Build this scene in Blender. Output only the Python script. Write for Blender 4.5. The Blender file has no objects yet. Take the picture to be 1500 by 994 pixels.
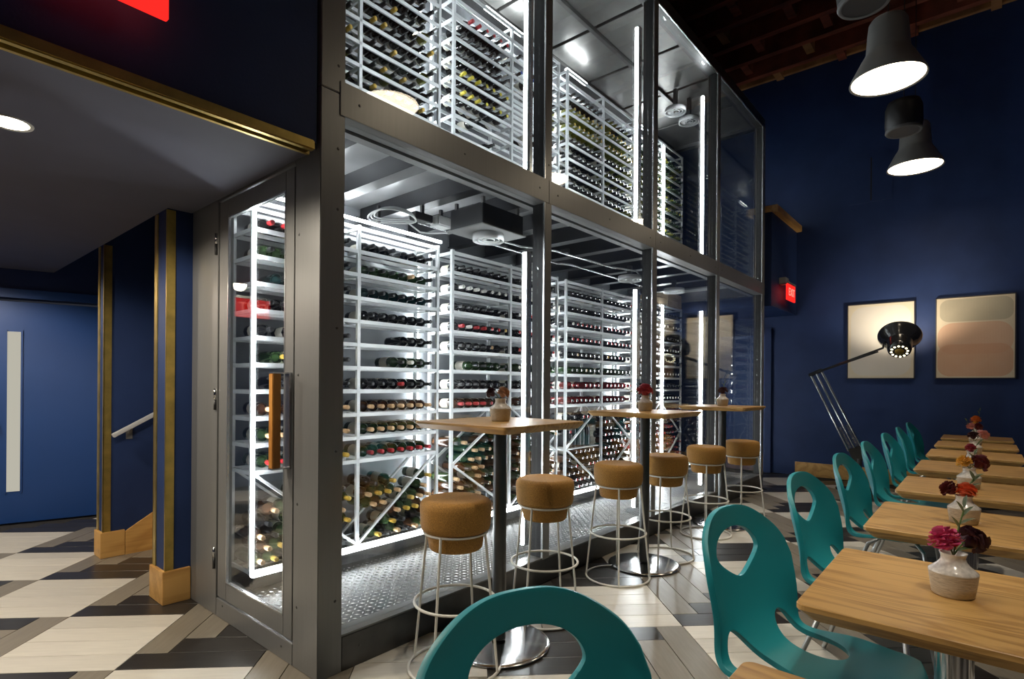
import bpy, bmesh, math, random
from mathutils import Vector, Matrix

random.seed(7)
SC = bpy.context.scene
COL = SC.collection
PI = math.pi

# ------------------------------------------------------------------ camera
CAM_F, CAM_CY, CAM_ROLL, CAM_YAW, CAM_H = 810.0, 564.0, -0.0073, 0.7066, 1.3
cy_, sy_ = math.cos(CAM_YAW), math.sin(CAM_YAW)
cr_, sr_ = math.cos(CAM_ROLL), math.sin(CAM_ROLL)
FWD = Vector((cy_, sy_, 0)); RGT = Vector((sy_, -cy_, 0)); UPV = Vector((0, 0, 1))
cam = bpy.data.cameras.new('camera')
cam.sensor_fit = 'HORIZONTAL'; cam.sensor_width = 36.0
cam.lens = CAM_F * 36.0 / 1500.0
cam.shift_y = (CAM_CY - 497.0) / 1500.0
cam.clip_start = 0.02
camo = bpy.data.objects.new('camera', cam); COL.objects.link(camo)
ex = cr_ * RGT - sr_ * UPV; ey = sr_ * RGT + cr_ * UPV; ez = -FWD
camo.matrix_world = Matrix(((ex.x, ey.x, ez.x, 0), (ex.y, ey.y, ez.y, 0), (ex.z, ey.z, ez.z, CAM_H), (0, 0, 0, 1)))
SC.camera = camo

def proj(p):
    f = p[0] * cy_ + p[1] * sy_; r = p[0] * sy_ - p[1] * cy_; v = p[2] - CAM_H
    if f < 0.05: return (-9999, -9999, f)
    return (750 + CAM_F * (r * cr_ - v * sr_) / f, CAM_CY - CAM_F * (r * sr_ + v * cr_) / f, f)

# ------------------------------------------------------------------ world, exposure
w = bpy.data.worlds.new('world'); SC.world = w; w.use_nodes = True
w.node_tree.nodes['Background'].inputs[0].default_value = (0.55, 0.6, 0.8, 1)
w.node_tree.nodes['Background'].inputs[1].default_value = 0.02
vs = SC.view_settings
vs.view_transform = 'Standard'; vs.look = 'None'; vs.gamma = 1.0; vs.use_curve_mapping = False
vs.exposure = 0.7
try:
    SC.cycles.sample_clamp_indirect = 5.0
    SC.cycles.caustics_reflective = False; SC.cycles.caustics_refractive = False
    SC.cycles.max_bounces = 10; SC.cycles.transparent_max_bounces = 24
    SC.cycles.use_denoising = True
except Exception:
    pass

# light levels, all in one place
LED = 34.0           # wine room light strips
PENDANT = 9.0       # pendant diffusers
DOWNLIGHT = 30.0      # corridor ceiling light
LAMP_BULB = 26.0     # bulb of the big arm lamp (watts)
DOWN_W = 70.0         # each corridor downlight, watts
FILL_W = 115.0       # each added fill spot, watts
EXIT_GLOW = 0.85

# ------------------------------------------------------------------ materials
MATS = {}
def newmat(name):
    m = bpy.data.materials.new(name); m.use_nodes = True
    nt = m.node_tree; b = nt.nodes['Principled BSDF']
    MATS[name] = m
    return m, nt, b
def mat(name, col, rough=0.5, metal=0.0, noise=0.0, nscale=20.0, bump=0.0, bscale=60.0, coat=0.0, stretch=None, spec=None):
    m, nt, b = newmat(name)
    b.inputs['Base Color'].default_value = (*col, 1); b.inputs['Roughness'].default_value = rough
    b.inputs['Metallic'].default_value = metal
    if coat: b.inputs['Coat Weight'].default_value = coat
    if spec is not None: b.inputs['Specular IOR Level'].default_value = spec
    if noise or bump:
        tc = nt.nodes.new('ShaderNodeTexCoord'); mp = nt.nodes.new('ShaderNodeMapping')
        nt.links.new(tc.outputs['Object'], mp.inputs[0])
        if stretch: mp.inputs['Scale'].default_value = stretch
        if noise:
            n = nt.nodes.new('ShaderNodeTexNoise'); n.inputs['Scale'].default_value = nscale; n.inputs['Detail'].default_value = 5
            nt.links.new(mp.outputs[0], n.inputs['Vector'])
            r = nt.nodes.new('ShaderNodeValToRGB')
            r.color_ramp.elements[0].position = 0.3; r.color_ramp.elements[1].position = 0.7
            r.color_ramp.elements[0].color = (*[c * (1 - noise) for c in col], 1)
            r.color_ramp.elements[1].color = (*[min(1, c * (1 + noise)) for c in col], 1)
            nt.links.new(n.outputs['Fac'], r.inputs[0]); nt.links.new(r.outputs[0], b.inputs['Base Color'])
        if bump:
            n = nt.nodes.new('ShaderNodeTexNoise'); n.inputs['Scale'].default_value = bscale; n.inputs['Detail'].default_value = 4
            nt.links.new(mp.outputs[0], n.inputs['Vector'])
            bp = nt.nodes.new('ShaderNodeBump'); bp.inputs['Strength'].default_value = bump; bp.inputs['Distance'].default_value = 0.01
            nt.links.new(n.outputs['Fac'], bp.inputs['Height']); nt.links.new(bp.outputs[0], b.inputs['Normal'])
    return m
def emis(name, col, strength):
    m = bpy.data.materials.new(name); m.use_nodes = True; nt = m.node_tree
    nt.nodes.remove(nt.nodes['Principled BSDF'])
    e = nt.nodes.new('ShaderNodeEmission'); e.inputs[0].default_value = (*col, 1); e.inputs[1].default_value = strength
    nt.links.new(e.outputs[0], nt.nodes['Material Output'].inputs[0]); MATS[name] = m
    return m
def glassmat(name, tint, f0=0.045):
    m = bpy.data.materials.new(name); m.use_nodes = True; nt = m.node_tree
    nt.nodes.remove(nt.nodes['Principled BSDF'])
    t = nt.nodes.new('ShaderNodeBsdfTransparent'); t.inputs[0].default_value = (*tint, 1)
    g = nt.nodes.new('ShaderNodeBsdfGlossy'); g.inputs['Roughness'].default_value = 0.0; g.inputs[0].default_value = (1, 1, 1, 1)
    lw = nt.nodes.new('ShaderNodeLayerWeight'); lw.inputs[0].default_value = 0.5
    p = nt.nodes.new('ShaderNodeMath'); p.operation = 'POWER'; p.inputs[1].default_value = 4.6
    mu = nt.nodes.new('ShaderNodeMath'); mu.operation = 'MULTIPLY_ADD'; mu.inputs[1].default_value = 1 - f0; mu.inputs[2].default_value = f0
    mx = nt.nodes.new('ShaderNodeMixShader')
    nt.links.new(lw.outputs['Facing'], p.inputs[0]); nt.links.new(p.outputs[0], mu.inputs[0]); nt.links.new(mu.outputs[0], mx.inputs[0])
    nt.links.new(t.outputs[0], mx.inputs[1]); nt.links.new(g.outputs[0], mx.inputs[2])
    nt.links.new(mx.outputs[0], nt.nodes['Material Output'].inputs[0]); MATS[name] = m
    return m
def woodmat(name, c1, c2, scale=1.0, rough=0.4, axis='Y', rings=9.0):
    m, nt, b = newmat(name)
    tc = nt.nodes.new('ShaderNodeTexCoord'); mp = nt.nodes.new('ShaderNodeMapping')
    oi = nt.nodes.new('ShaderNodeObjectInfo')
    ad = nt.nodes.new('ShaderNodeVectorMath'); ad.operation = 'MULTIPLY_ADD'
    ad.inputs[1].default_value = (1, 1, 1)
    cm = nt.nodes.new('ShaderNodeCombineXYZ')
    ml = nt.nodes.new('ShaderNodeMath'); ml.operation = 'MULTIPLY'; ml.inputs[1].default_value = 7.0
    nt.links.new(oi.outputs['Random'], ml.inputs[0])
    for i in range(3): nt.links.new(ml.outputs[0], cm.inputs[i])
    nt.links.new(tc.outputs['Object'], ad.inputs[0]); nt.links.new(cm.outputs[0], ad.inputs[2])
    nt.links.new(ad.outputs[0], mp.inputs[0])
    st = {'X': (0.22, 1, 1), 'Y': (1, 0.22, 1), 'Z': (1, 1, 0.22)}[axis]
    mp.inputs['Scale'].default_value = [s * scale for s in st]
    n1 = nt.nodes.new('ShaderNodeTexNoise'); n1.inputs['Scale'].default_value = 2.2; n1.inputs['Detail'].default_value = 3; n1.inputs['Distortion'].default_value = 0.6
    nt.links.new(mp.outputs[0], n1.inputs['Vector'])
    # contour lines of a smooth field give cathedral grain
    mu = nt.nodes.new('ShaderNodeMath'); mu.operation = 'MULTIPLY'; mu.inputs[1].default_value = rings
    fr = nt.nodes.new('ShaderNodeMath'); fr.operation = 'PINGPONG'; fr.inputs[1].default_value = 0.5
    nt.links.new(n1.outputs['Fac'], mu.inputs[0]); nt.links.new(mu.outputs[0], fr.inputs[0])
    n2 = nt.nodes.new('ShaderNodeTexNoise'); n2.inputs['Scale'].default_value = 55; n2.inputs['Detail'].default_value = 4
    mp2 = nt.nodes.new('ShaderNodeMapping'); mp2.inputs['Scale'].default_value = [s ** 2 * scale for s in st]
    nt.links.new(ad.outputs[0], mp2.inputs[0]); nt.links.new(mp2.outputs[0], n2.inputs['Vector'])
    ma = nt.nodes.new('ShaderNodeMath'); ma.operation = 'MULTIPLY_ADD'; ma.inputs[1].default_value = 0.55
    nt.links.new(n2.outputs['Fac'], ma.inputs[0]); nt.links.new(fr.outputs[0], ma.inputs[2])
    r = nt.nodes.new('ShaderNodeValToRGB')
    r.color_ramp.elements[0].position = 0.25; r.color_ramp.elements[0].color = (*c2, 1)
    r.color_ramp.elements[1].position = 0.6; r.color_ramp.elements[1].color = (*c1, 1)
    nt.links.new(ma.outputs[0], r.inputs[0]); nt.links.new(r.outputs[0], b.inputs['Base Color'])
    b.inputs['Roughness'].default_value = rough
    return m
def plankmat(name, col, var=0.12, rough=0.32):
    m, nt, b = newmat(name)
    tc = nt.nodes.new('ShaderNodeTexCoord'); mp = nt.nodes.new('ShaderNodeMapping'); mp.inputs['Scale'].default_value = (2.2, 22, 1)
    oi = nt.nodes.new('ShaderNodeObjectInfo')
    ad = nt.nodes.new('ShaderNodeVectorMath'); ad.operation = 'ADD'
    nt.links.new(tc.outputs['Object'], ad.inputs[0]); nt.links.new(oi.outputs['Location'], ad.inputs[1])
    nt.links.new(tc.outputs['Object'], mp.inputs[0])
    n = nt.nodes.new('ShaderNodeTexNoise'); n.noise_dimensions = '4D'; n.inputs['Scale'].default_value = 3; n.inputs['Detail'].default_value = 6
    ml = nt.nodes.new('ShaderNodeMath'); ml.operation = 'MULTIPLY'; ml.inputs[1].default_value = 40
    nt.links.new(oi.outputs['Random'], ml.inputs[0]); nt.links.new(ml.outputs[0], n.inputs['W'])
    nt.links.new(mp.outputs[0], n.inputs['Vector'])
    r = nt.nodes.new('ShaderNodeValToRGB')
    r.color_ramp.elements[0].position = 0.3; r.color_ramp.elements[1].position = 0.72
    r.color_ramp.elements[0].color = (*[c * (1 - var) for c in col], 1); r.color_ramp.elements[1].color = (*[c * (1 + var) for c in col], 1)
    nt.links.new(n.outputs['Fac'], r.inputs[0])
    hs = nt.nodes.new('ShaderNodeHueSaturation')
    mr = nt.nodes.new('ShaderNodeMapRange'); mr.inputs['To Min'].default_value = 0.88; mr.inputs['To Max'].default_value = 1.1
    nt.links.new(oi.outputs['Random'], mr.inputs[0]); nt.links.new(mr.outputs[0], hs.inputs['Value'])
    nt.links.new(r.outputs[0], hs.inputs['Color']); nt.links.new(hs.outputs[0], b.inputs['Base Color'])
    b.inputs['Roughness'].default_value = rough
    return m

navy = mat('navy_paint', (0.017, 0.036, 0.115), 0.55, noise=0.12, nscale=3, bump=0.08, bscale=90, spec=0.25)
navy_door = mat('navy_door_paint', (0.005, 0.050, 0.215), 0.45, noise=0.05, nscale=2)
ceil_paint = mat('corridor_ceiling_paint', (0.10, 0.10, 0.135), 0.7, noise=0.05, nscale=4)
timber = mat('old_timber', (0.17, 0.042, 0.022), 0.7, noise=0.5, nscale=3, bump=0.3, bscale=30, stretch=(4, 1, 1))
timber_l = mat('pale_timber', (0.30, 0.15, 0.06), 0.65, noise=0.4, nscale=4)
steel = mat('brushed_steel', (0.235, 0.237, 0.235), 0.36, 0.38, noise=0.035, nscale=6, bump=0.02, bscale=40, stretch=(18, 18, 0.6))
steel_d = mat('dark_steel', (0.11, 0.11, 0.11), 0.36, 0.85, noise=0.15, nscale=9)
steel_shaded = mat('shaded_steel', (0.028, 0.029, 0.031), 0.5, 0.2)  # near-black: shade on the mullion sides put into the colour
chrome = mat('polished_steel', (0.55, 0.55, 0.55), 0.16, 1.0)
bead_m = mat('bright_bead', (0.72, 0.74, 0.76), 0.25, 0.9)
brass = mat('brass', (0.62, 0.45, 0.125), 0.33, 0.85, noise=0.2, nscale=12)
black_gap = mat('black_gap', (0.008, 0.008, 0.009), 0.7)
oak = woodmat('oak_table', (0.60, 0.35, 0.115), (0.40, 0.21, 0.06), 2.0, 0.36, 'Y', 12)
oak_s = woodmat('oak_skirting', (0.66, 0.38, 0.12), (0.50, 0.26, 0.07), 1.2, 0.42, 'X', 7)
oak_h = woodmat('oak_handle', (0.60, 0.27, 0.05), (0.45, 0.18, 0.03), 2.0, 0.4, 'Z', 5)
crate_m = woodmat('pale_crate_wood', (0.72, 0.56, 0.37), (0.54, 0.40, 0.25), 2.0, 0.6, 'X', 5)
cork = mat('cork', (0.41, 0.20, 0.038), 0.78, noise=0.4, nscale=260, bump=0.25, bscale=200)
white_wire = mat('white_powder_coat', (0.80, 0.77, 0.70), 0.4)
rack_m = mat('white_rack', (0.82, 0.85, 0.87), 0.25, 0.0, spec=0.6)
teal = mat('teal_plastic', (0.013, 0.275, 0.32), 0.42, noise=0.02, nscale=4, bump=0.03, bscale=500)
grey_paint = mat('pale_grey_paint', (0.55, 0.56, 0.58), 0.4)
leg_grey = mat('pale_grey_steel', (0.5, 0.52, 0.52), 0.3, 0.8)
stoneware = mat('speckled_stoneware', (0.52, 0.46, 0.37), 0.5, noise=0.25, nscale=60, bump=0.25, bscale=40, stretch=(1, 1, 9))
glaze = mat('white_glaze', (0.70, 0.66, 0.60), 0.18, noise=0.2, nscale=90)
shade_grey = mat('grey_shade', (0.17, 0.17, 0.165), 0.5)
black_p = mat('black_plastic', (0.012, 0.012, 0.013), 0.45)
dark_trim = mat('dark_trim', (0.09, 0.09, 0.09), 0.5)
grey_p = mat('grey_plastic', (0.25, 0.25, 0.25), 0.5)
lamp_black = mat('lamp_enamel', (0.022, 0.022, 0.024), 0.18, coat=0.4)
lamp_in = mat('lamp_inside', (0.75, 0.75, 0.72), 0.5)
cellar_wall = mat('cellar_wall', (0.20, 0.21, 0.225), 0.5, 0.1, noise=0.08, nscale=4)
deck_m = mat('cellar_deck', (0.48, 0.49, 0.50), 0.34, 0.6, noise=0.18, nscale=3)
joist_m = mat('cellar_joist', (0.05, 0.05, 0.053), 0.35, 0.7)
panel_m = mat('cellar_roof_panel', (0.17, 0.167, 0.16), 0.36, 0.7, noise=0.25, nscale=3)
tread_m = mat('tread_plate', (0.09, 0.09, 0.092), 0.38, 0.9, noise=0.15, nscale=8)
tread_hi = mat('tread_bump', (0.5, 0.5, 0.49), 0.28, 0.95)
plastic_clear = mat('milky_plastic', (0.75, 0.77, 0.78), 0.2)
grout = mat('grout', (0.035, 0.032, 0.03), 0.8)
pl_white = plankmat('white_plank', (0.66, 0.62, 0.545), 0.07)
pl_grey = plankmat('taupe_plank', (0.235, 0.205, 0.16), 0.12)
pl_dark = plankmat('charcoal_plank', (0.028, 0.025, 0.022), 0.3, 0.3)
glass = glassmat('clear_pane', (0.965, 0.98, 0.975))
frost = emis('frosted_lit_glass', (0.90, 0.86, 0.72), 0.33)
led_m = emis('led_strip', (0.93, 0.97, 1.0), LED)
pend_m = emis('pendant_diffuser', (1.0, 0.83, 0.60), PENDANT)
down_m = emis('downlight_lens', (1.0, 0.86, 0.62), DOWNLIGHT)
exit_face = emis('exit_red', (1.0, 0.02, 0.015), EXIT_GLOW)
exit_txt = emis('exit_letters', (1.0, 0.16, 0.12), EXIT_GLOW * 1.6)
vent_m = emis('lamp_vent_glow', (1.0, 0.9, 0.6), 3.0)
canvas_edge = mat('canvas_edge', (0.05, 0.045, 0.05), 0.6)

BG = {}
for nm, c in (('green', (0.020, 0.045, 0.014)), ('black', (0.010, 0.009, 0.010)), ('brown', (0.060, 0.022, 0.008)),
              ('teal', (0.008, 0.035, 0.035)), ('olive', (0.11, 0.115, 0.012)), ('red', (0.12, 0.012, 0.012))):
    BG[nm] = mat('bottle_glass_' + nm, c, 0.1, coat=0.3)
CP = {}
for nm, c, r in (('black', (0.012, 0.012, 0.013), 0.3), ('red', (0.42, 0.015, 0.02), 0.35), ('gold', (0.65, 0.42, 0.07), 0.35), ('tan', (0.62, 0.40, 0.22), 0.6),
                 ('blue', (0.015, 0.05, 0.32), 0.35), ('white', (0.75, 0.74, 0.70), 0.4), ('yellow', (0.72, 0.60, 0.05), 0.4), ('orange', (0.55, 0.16, 0.03), 0.4)):
    CP[nm] = mat('capsule_' + nm, c, r)
label_m = mat('paper_label', (0.62, 0.58, 0.50), 0.7)

def paintmat(name, ground, shapes):
    """woven ground with soft rounded blocks; each shape = (cy, cz, hy, hz, r, colour) in object space metres"""
    m, nt, b = newmat(name)
    tc = nt.nodes.new('ShaderNodeTexCoord'); sp = nt.nodes.new('ShaderNodeSeparateXYZ'); nt.links.new(tc.outputs['Object'], sp.inputs[0])
    nz = nt.nodes.new('ShaderNodeTexNoise'); nz.inputs['Scale'].default_value = 7; nz.inputs['Detail'].default_value = 6
    nt.links.new(tc.outputs['Object'], nz.inputs['Vector'])
    def M(op, a, bb=None):
        n = nt.nodes.new('ShaderNodeMath'); n.operation = op
        for i, v in enumerate((a, bb)):
            if v is None: continue
            if hasattr(v, 'links'): nt.links.new(v, n.inputs[i])
            else: n.inputs[i].default_value = v
        return n.outputs[0]
    cur = None
    rgb = nt.nodes.new('ShaderNodeRGB'); rgb.outputs[0].default_value = (*ground, 1); cur = rgb.outputs[0]
    for (cy, cz, hy, hz, r, colr) in shapes:
        dy = M('MAXIMUM', M('SUBTRACT', M('ABSOLUTE', M('SUBTRACT', sp.outputs['Y'], cy)), hy - r), 0.0)
        dz = M('MAXIMUM', M('SUBTRACT', M('ABSOLUTE', M('SUBTRACT', sp.outputs['Z'], cz)), hz - r), 0.0)
        d = M('SQRT', M('ADD', M('MULTIPLY', dy, dy), M('MULTIPLY', dz, dz)))
        mr = nt.nodes.new('ShaderNodeMapRange'); mr.inputs[1].default_value = r - 0.006; mr.inputs[2].default_value = r
        mr.inputs[3].default_value = 0.92; mr.inputs[4].default_value = 0.0
        nt.links.new(d, mr.inputs[0])
        f = M('MULTIPLY', mr.outputs[0], M('ADD', M('MULTIPLY', nz.outputs['Fac'], 0.35), 0.75))
        mx = nt.nodes.new('ShaderNodeMix'); mx.data_type = 'RGBA'; mx.clamp_factor = True
        nt.links.new(f, mx.inputs['Factor']); nt.links.new(cur, mx.inputs['A']); mx.inputs['B'].default_value = (*colr, 1)
        cur = mx.outputs['Result']
    # weave
    wy = nt.nodes.new('ShaderNodeTexWave'); wy.bands_direction = 'Y'; wy.inputs['Scale'].default_value = 38; wy.inputs['Distortion'].default_value = 1
    wz = nt.nodes.new('ShaderNodeTexWave'); wz.bands_direction = 'Z'; wz.inputs['Scale'].default_value = 38; wz.inputs['Distortion'].default_value = 1
    nt.links.new(tc.outputs['Object'], wy.inputs[0]); nt.links.new(tc.outputs['Object'], wz.inputs[0])
    k = M('ADD', M('MULTIPLY', M('ADD', wy.outputs['Fac'], wz.outputs['Fac']), 0.11), 0.86)
    mx = nt.nodes.new('ShaderNodeVectorMath'); mx.operation = 'SCALE'
    nt.links.new(cur, mx.inputs[0]); nt.links.new(k, mx.inputs['Scale']); nt.links.new(mx.outputs[0], b.inputs['Base Color'])
    b.inputs['Roughness'].default_value = 0.75
    return m

# ------------------------------------------------------------------ mesh builder
class MB:
    def __init__(s): s.v = []; s.f = []; s.m = []; s.mi = 0; s.sm = []
    def add(s, vs, fs, smooth=False):
        o = len(s.v); s.v += [tuple(p) for p in vs]
        for f in fs:
            s.f.append(tuple(i + o for i in f)); s.m.append(s.mi); s.sm.append(smooth)
        return s
    def box(s, x0, x1, y0, y1, z0, z1):
        return s.add([(x0, y0, z0), (x1, y0, z0), (x1, y1, z0), (x0, y1, z0), (x0, y0, z1), (x1, y0, z1), (x1, y1, z1), (x0, y1, z1)],
                     [(0, 3, 2, 1), (4, 5, 6, 7), (0, 1, 5, 4), (1, 2, 6, 5), (2, 3, 7, 6), (3, 0, 4, 7)])
    def prism(s, poly, z0, z1):
        n = len(poly)
        vs = [(x, y, z0) for x, y in poly] + [(x, y, z1) for x, y in poly]
        return s.add(vs, [tuple(range(n - 1, -1, -1)), tuple(range(n, 2 * n))] + [(i, (i + 1) % n, n + (i + 1) % n, n + i) for i in range(n)])
    def bar(s, a, b, w, h, up=(0, 0, 1)):
        a = Vector(a); b = Vector(b); d = (b - a).normalized(); u = Vector(up)
        if abs(d.dot(u)) > .98: u = Vector((1, 0, 0))
        r = d.cross(u).normalized() * w / 2; u = r.cross(d).normalized() * h / 2
        vs = [a - r - u, a + r - u, a + r + u, a - r + u, b - r - u, b + r - u, b + r + u, b - r + u]
        return s.add(vs, [(0, 1, 2, 3), (7, 6, 5, 4), (0, 4, 5, 1), (1, 5, 6, 2), (2, 6, 7, 3), (3, 7, 4, 0)])
    def tube(s, pts, r, n=10, closed=False, cap=True):
        pts = [Vector(p) for p in pts]; N = len(pts); rr = r if isinstance(r, (list, tuple)) else [r] * N
        rings = []; pu = None
        for i, p in enumerate(pts):
            if closed: d = pts[(i + 1) % N] - pts[i - 1]
            else: d = pts[min(i + 1, N - 1)] - pts[max(i - 1, 0)]
            d.normalize()
            if pu is None:
                u = Vector((0, 0, 1)) if abs(d.z) < .9 else Vector((1, 0, 0))
            else: u = pu
            u = (u - d * u.dot(d)).normalized(); pu = u; v = d.cross(u)
            rings.append([p + (u * math.cos(2 * PI * k / n) + v * math.sin(2 * PI * k / n)) * rr[i] for k in range(n)])
        vs = [q for g in rings for q in g]; fs = []
        for i in range(N if closed else N - 1):
            j = (i + 1) % N
            for k in range(n): fs.append((i * n + k, i * n + (k + 1) % n, j * n + (k + 1) % n, j * n + k))
        s.add(vs, fs, True)
        if cap and not closed:
            s.add(rings[0], [tuple(range(n - 1, -1, -1))]); s.add(rings[-1], [tuple(range(n))])
        return s
    def lathe(s, prof, n=24, c=(0, 0, 0), axis=None, smooth=True):
        """profile (r, h) revolved about z (or the given axis) at c"""
        c = Vector(c)
        if axis is None: A = Matrix.Identity(3)
        else: A = Vector((0, 0, 1)).rotation_difference(Vector(axis)).to_matrix()
        vs = []; fs = []
        for r, h in prof:
            for k in range(n):
                t = 2 * PI * k / n; vs.append(c + A @ Vector((r * math.cos(t), r * math.sin(t), h)))
        for i in range(len(prof) - 1):
            for k in range(n): fs.append((i * n + k, i * n + (k + 1) % n, (i + 1) * n + (k + 1) % n, (i + 1) * n + k))
        return s.add(vs, fs, smooth)
    def disc(s, r, n=24, c=(0, 0, 0), axis=None):
        c = Vector(c)
        A = Matrix.Identity(3) if axis is None else Vector((0, 0, 1)).rotation_difference(Vector(axis)).to_matrix()
        return s.add([c + A @ Vector((r * math.cos(2 * PI * k / n), r * math.sin(2 * PI * k / n), 0)) for k in range(n)], [tuple(range(n))])
    def mesh(s, name, mats, bevel=0, seg=2, weld=False):
        me = bpy.data.meshes.new(name); me.from_pydata(s.v, [], s.f)
        if not isinstance(mats, (list, tuple)): mats = [mats]
        for m in mats: me.materials.append(m)
        me.polygons.foreach_set('material_index', s.m); me.polygons.foreach_set('use_smooth', s.sm)
        if bevel or weld:
            bm = bmesh.new(); bm.from_mesh(me)
            if weld: bmesh.ops.remove_doubles(bm, verts=bm.verts, dist=1e-5)
            if bevel: bmesh.ops.bevel(bm, geom=list(bm.edges), offset=bevel, segments=seg, affect='EDGES', clamp_overlap=True)
            bm.to_mesh(me); bm.free()
        me.update()
        return me

def obj(name, me, parent=None, loc=None, kind=None):
    o = bpy.data.objects.new(name, me); COL.objects.link(o)
    if parent: o.parent = parent
    if loc is not None: o.location = loc
    if kind: o['kind'] = kind
    return o
def part(name, mb, mats, parent=None, loc=None, kind=None, bevel=0, seg=2, label=None):
    o = obj(name, mb.mesh(name, mats, bevel, seg), parent, loc, kind)
    if label: o['label'] = label
    return o
def B(*a): return MB().box(*a)
def struct(name, mb, mats, **k): return part(name, mb, mats, kind='structure', **k)
def tag(o, label, cat, group=None):
    o['label'] = label; o['category'] = cat
    if group: o['group'] = group
    return o
def thing(name, label, cat, loc=(0, 0, 0), rz=0, group=None):
    o = bpy.data.objects.new(name, None); COL.objects.link(o); o.location = loc; o.rotation_euler = (0, 0, rz)
    o.empty_display_size = 0.1; o['kind'] = 'thing'
    return tag(o, label, cat, group)
def dup(root, loc, rz=None, label=None):
    def cp(o, par):
        c = o.copy(); COL.objects.link(c)
        if par is not None: c.parent = par
        for ch in KIDS.get(o, []): cp(ch, c)
        return c
    KIDS = {}
    st = [root]
    while st:
        o = st.pop(); KIDS[o] = list(o.children); st += KIDS[o]
    r = cp(root, None); r.location = loc
    if rz is not None: r.rotation_euler = (0, 0, rz)
    if label: r['label'] = label
    return r
ORD = ['zeroth', 'first', 'second', 'third', 'fourth', 'fifth', 'sixth', 'seventh', 'eighth', 'ninth', 'tenth', 'eleventh', 'twelfth',
       'thirteenth', 'fourteenth', 'fifteenth', 'sixteenth', 'seventeenth', 'eighteenth', 'nineteenth', 'twentieth', 'twenty-first', 'twenty-second', 'twenty-third']
def textmesh(txt, size, depth):
    cu = bpy.data.curves.new('text', 'FONT'); cu.body = txt; cu.size = size; cu.extrude = depth; cu.align_x = 'CENTER'; cu.align_y = 'CENTER'
    to = bpy.data.objects.new('text', cu); COL.objects.link(to)
    bpy.context.view_layer.update()
    me = bpy.data.meshes.new_from_object(to.evaluated_get(bpy.context.evaluated_depsgraph_get()))
    bpy.data.objects.remove(to)
    return me

# ================================================================== SETTING
Y0, XD, XE = 2.20, 1.285, 7.66      # wine room: front plane, door side plane, far end
YB = 3.62                           # wine room back wall
XF = 9.0                            # far wall
ZC = 6.15                           # main ceiling deck
ZL = 2.345                          # corridor ceiling

fl = struct('floor', B(-3.2, 9.3, -3.4, 7.2, -0.12, -0.007), grout)
# tile planks: blocks of four white, three charcoal and three taupe planks
UN = 0.153
an = -PI / 4 - 0.006
ua = Vector((math.cos(an), math.sin(an))); ub = Vector((-ua.y, ua.x))
ctr = Vector((0.317, 3.418)) + (ua + ub) * 0.301
ORG = ctr - (ua + ub) * 2 * UN
planks = []
for p in range(-16, 17):
    for q in range(-16, 17):
        bx = -4 * p + 7 * q; by = 4 * p + 3 * q
        rects = [(0, 4, r, r + 1, 0) for r in range(4)] + [(4 + i, 8 + i, i, i + 1, 2) for i in range(3)] + [(4 + j, 5 + j, 1 + j, 5 + j, 1) for j in range(3)]
        for (a0, a1, b0, b1, t) in rects:
            c = ORG + ua * UN * (bx + (a0 + a1) / 2) + ub * UN * (by + (b0 + b1) / 2)
            if not (-2.6 < c.x < 8.85 and -3.0 < c.y < 6.7): continue
            if c.y > 2.2 and c.x > 1.7 and c.x < 7.7 and c.y < 3.7: continue
            if c.y > 3.7 and c.x > 1.9: continue
            planks.append((c, a1 - a0 > 1, t))
def seen(c):
    x, y, f = proj((c.x, c.y, 0))
    if -60 < x < 1560 and y < 1060 and f > .3: return f
    return 99 + (c - Vector((2, 1))).length
planks.sort(key=lambda e: seen(e[0]))
PM = [pl_white, pl_grey, pl_dark]
G = 0.0018
pmesh = []
for t in range(3):
    pm = MB().box(-2 * UN + G, 2 * UN - G, -UN / 2 + G, UN / 2 - G, -0.008, 0)
    pmesh.append(pm.mesh('plank', PM[t], 0.0012, 1))
aang = math.atan2(ua.y, ua.x)
rest = MB()
for i, (c, along, t) in enumerate(planks):
    rz = aang if along else aang + PI / 2
    if i < 300:
        o = obj('floor_plank', pmesh[t], fl, (c.x, c.y, 0)); o.rotation_euler = (0, 0, rz)
    else:
        d = Vector((math.cos(rz), math.sin(rz))); e = Vector((-d.y, d.x)); L = 2 * UN - G; W = UN / 2 - G
        rest.mi = t
        rest.prism([c - d * L - e * W, c + d * L - e * W, c + d * L + e * W, c - d * L + e * W], -0.008, 0)
part('floor_planks_beyond', rest, PM, fl, kind='stuff')

# main room shell
wf = struct('wall_far', B(XF, XF + 0.12, -3.3, 5.2, 0, 6.6), navy)
struct('wall_right', B(-3.2, XF + .12, -3.32, -3.2, 0, 6.6), navy)
struct('wall_near', B(-3.2, -3.08, -3.2, 7.2, 0, 6.6), navy)
ce = struct('ceiling', B(-3.2, XF + .12, -3.3, 5.2, ZC, ZC + 0.1), timber)
for i in range(12):
    x = XF - 0.42 - i * 0.48
    if x < 3.3: break
    part('ceiling_joist', B(x - .045, x + .045, -3.2, 5.1, ZC - 0.27, ZC), timber, ce)
    # solid blocking between joists
    if i < 5:
        for k in range(9):
            yb = -2.6 + k * 0.82 + 0.31 * (i % 2)
            part('blocking', B(x + .045, x + .435, yb, yb + .10, ZC - 0.20, ZC), timber_l if (i + k) % 3 == 0 else timber, ce)
struct('trim_1', B(XF - .06, XF, -3.2, 5.0, 5.98, 6.06), timber_l, bevel=.006)
struct('baseboard_far', B(XF - .025, XF, -3.2, 2.13, 0, 0.20), oak_s, bevel=.004)
hp = struct('trim_2', B(XF - .012, XF, .95, 1.46, 3.86, 4.49), navy, bevel=.004)
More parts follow.
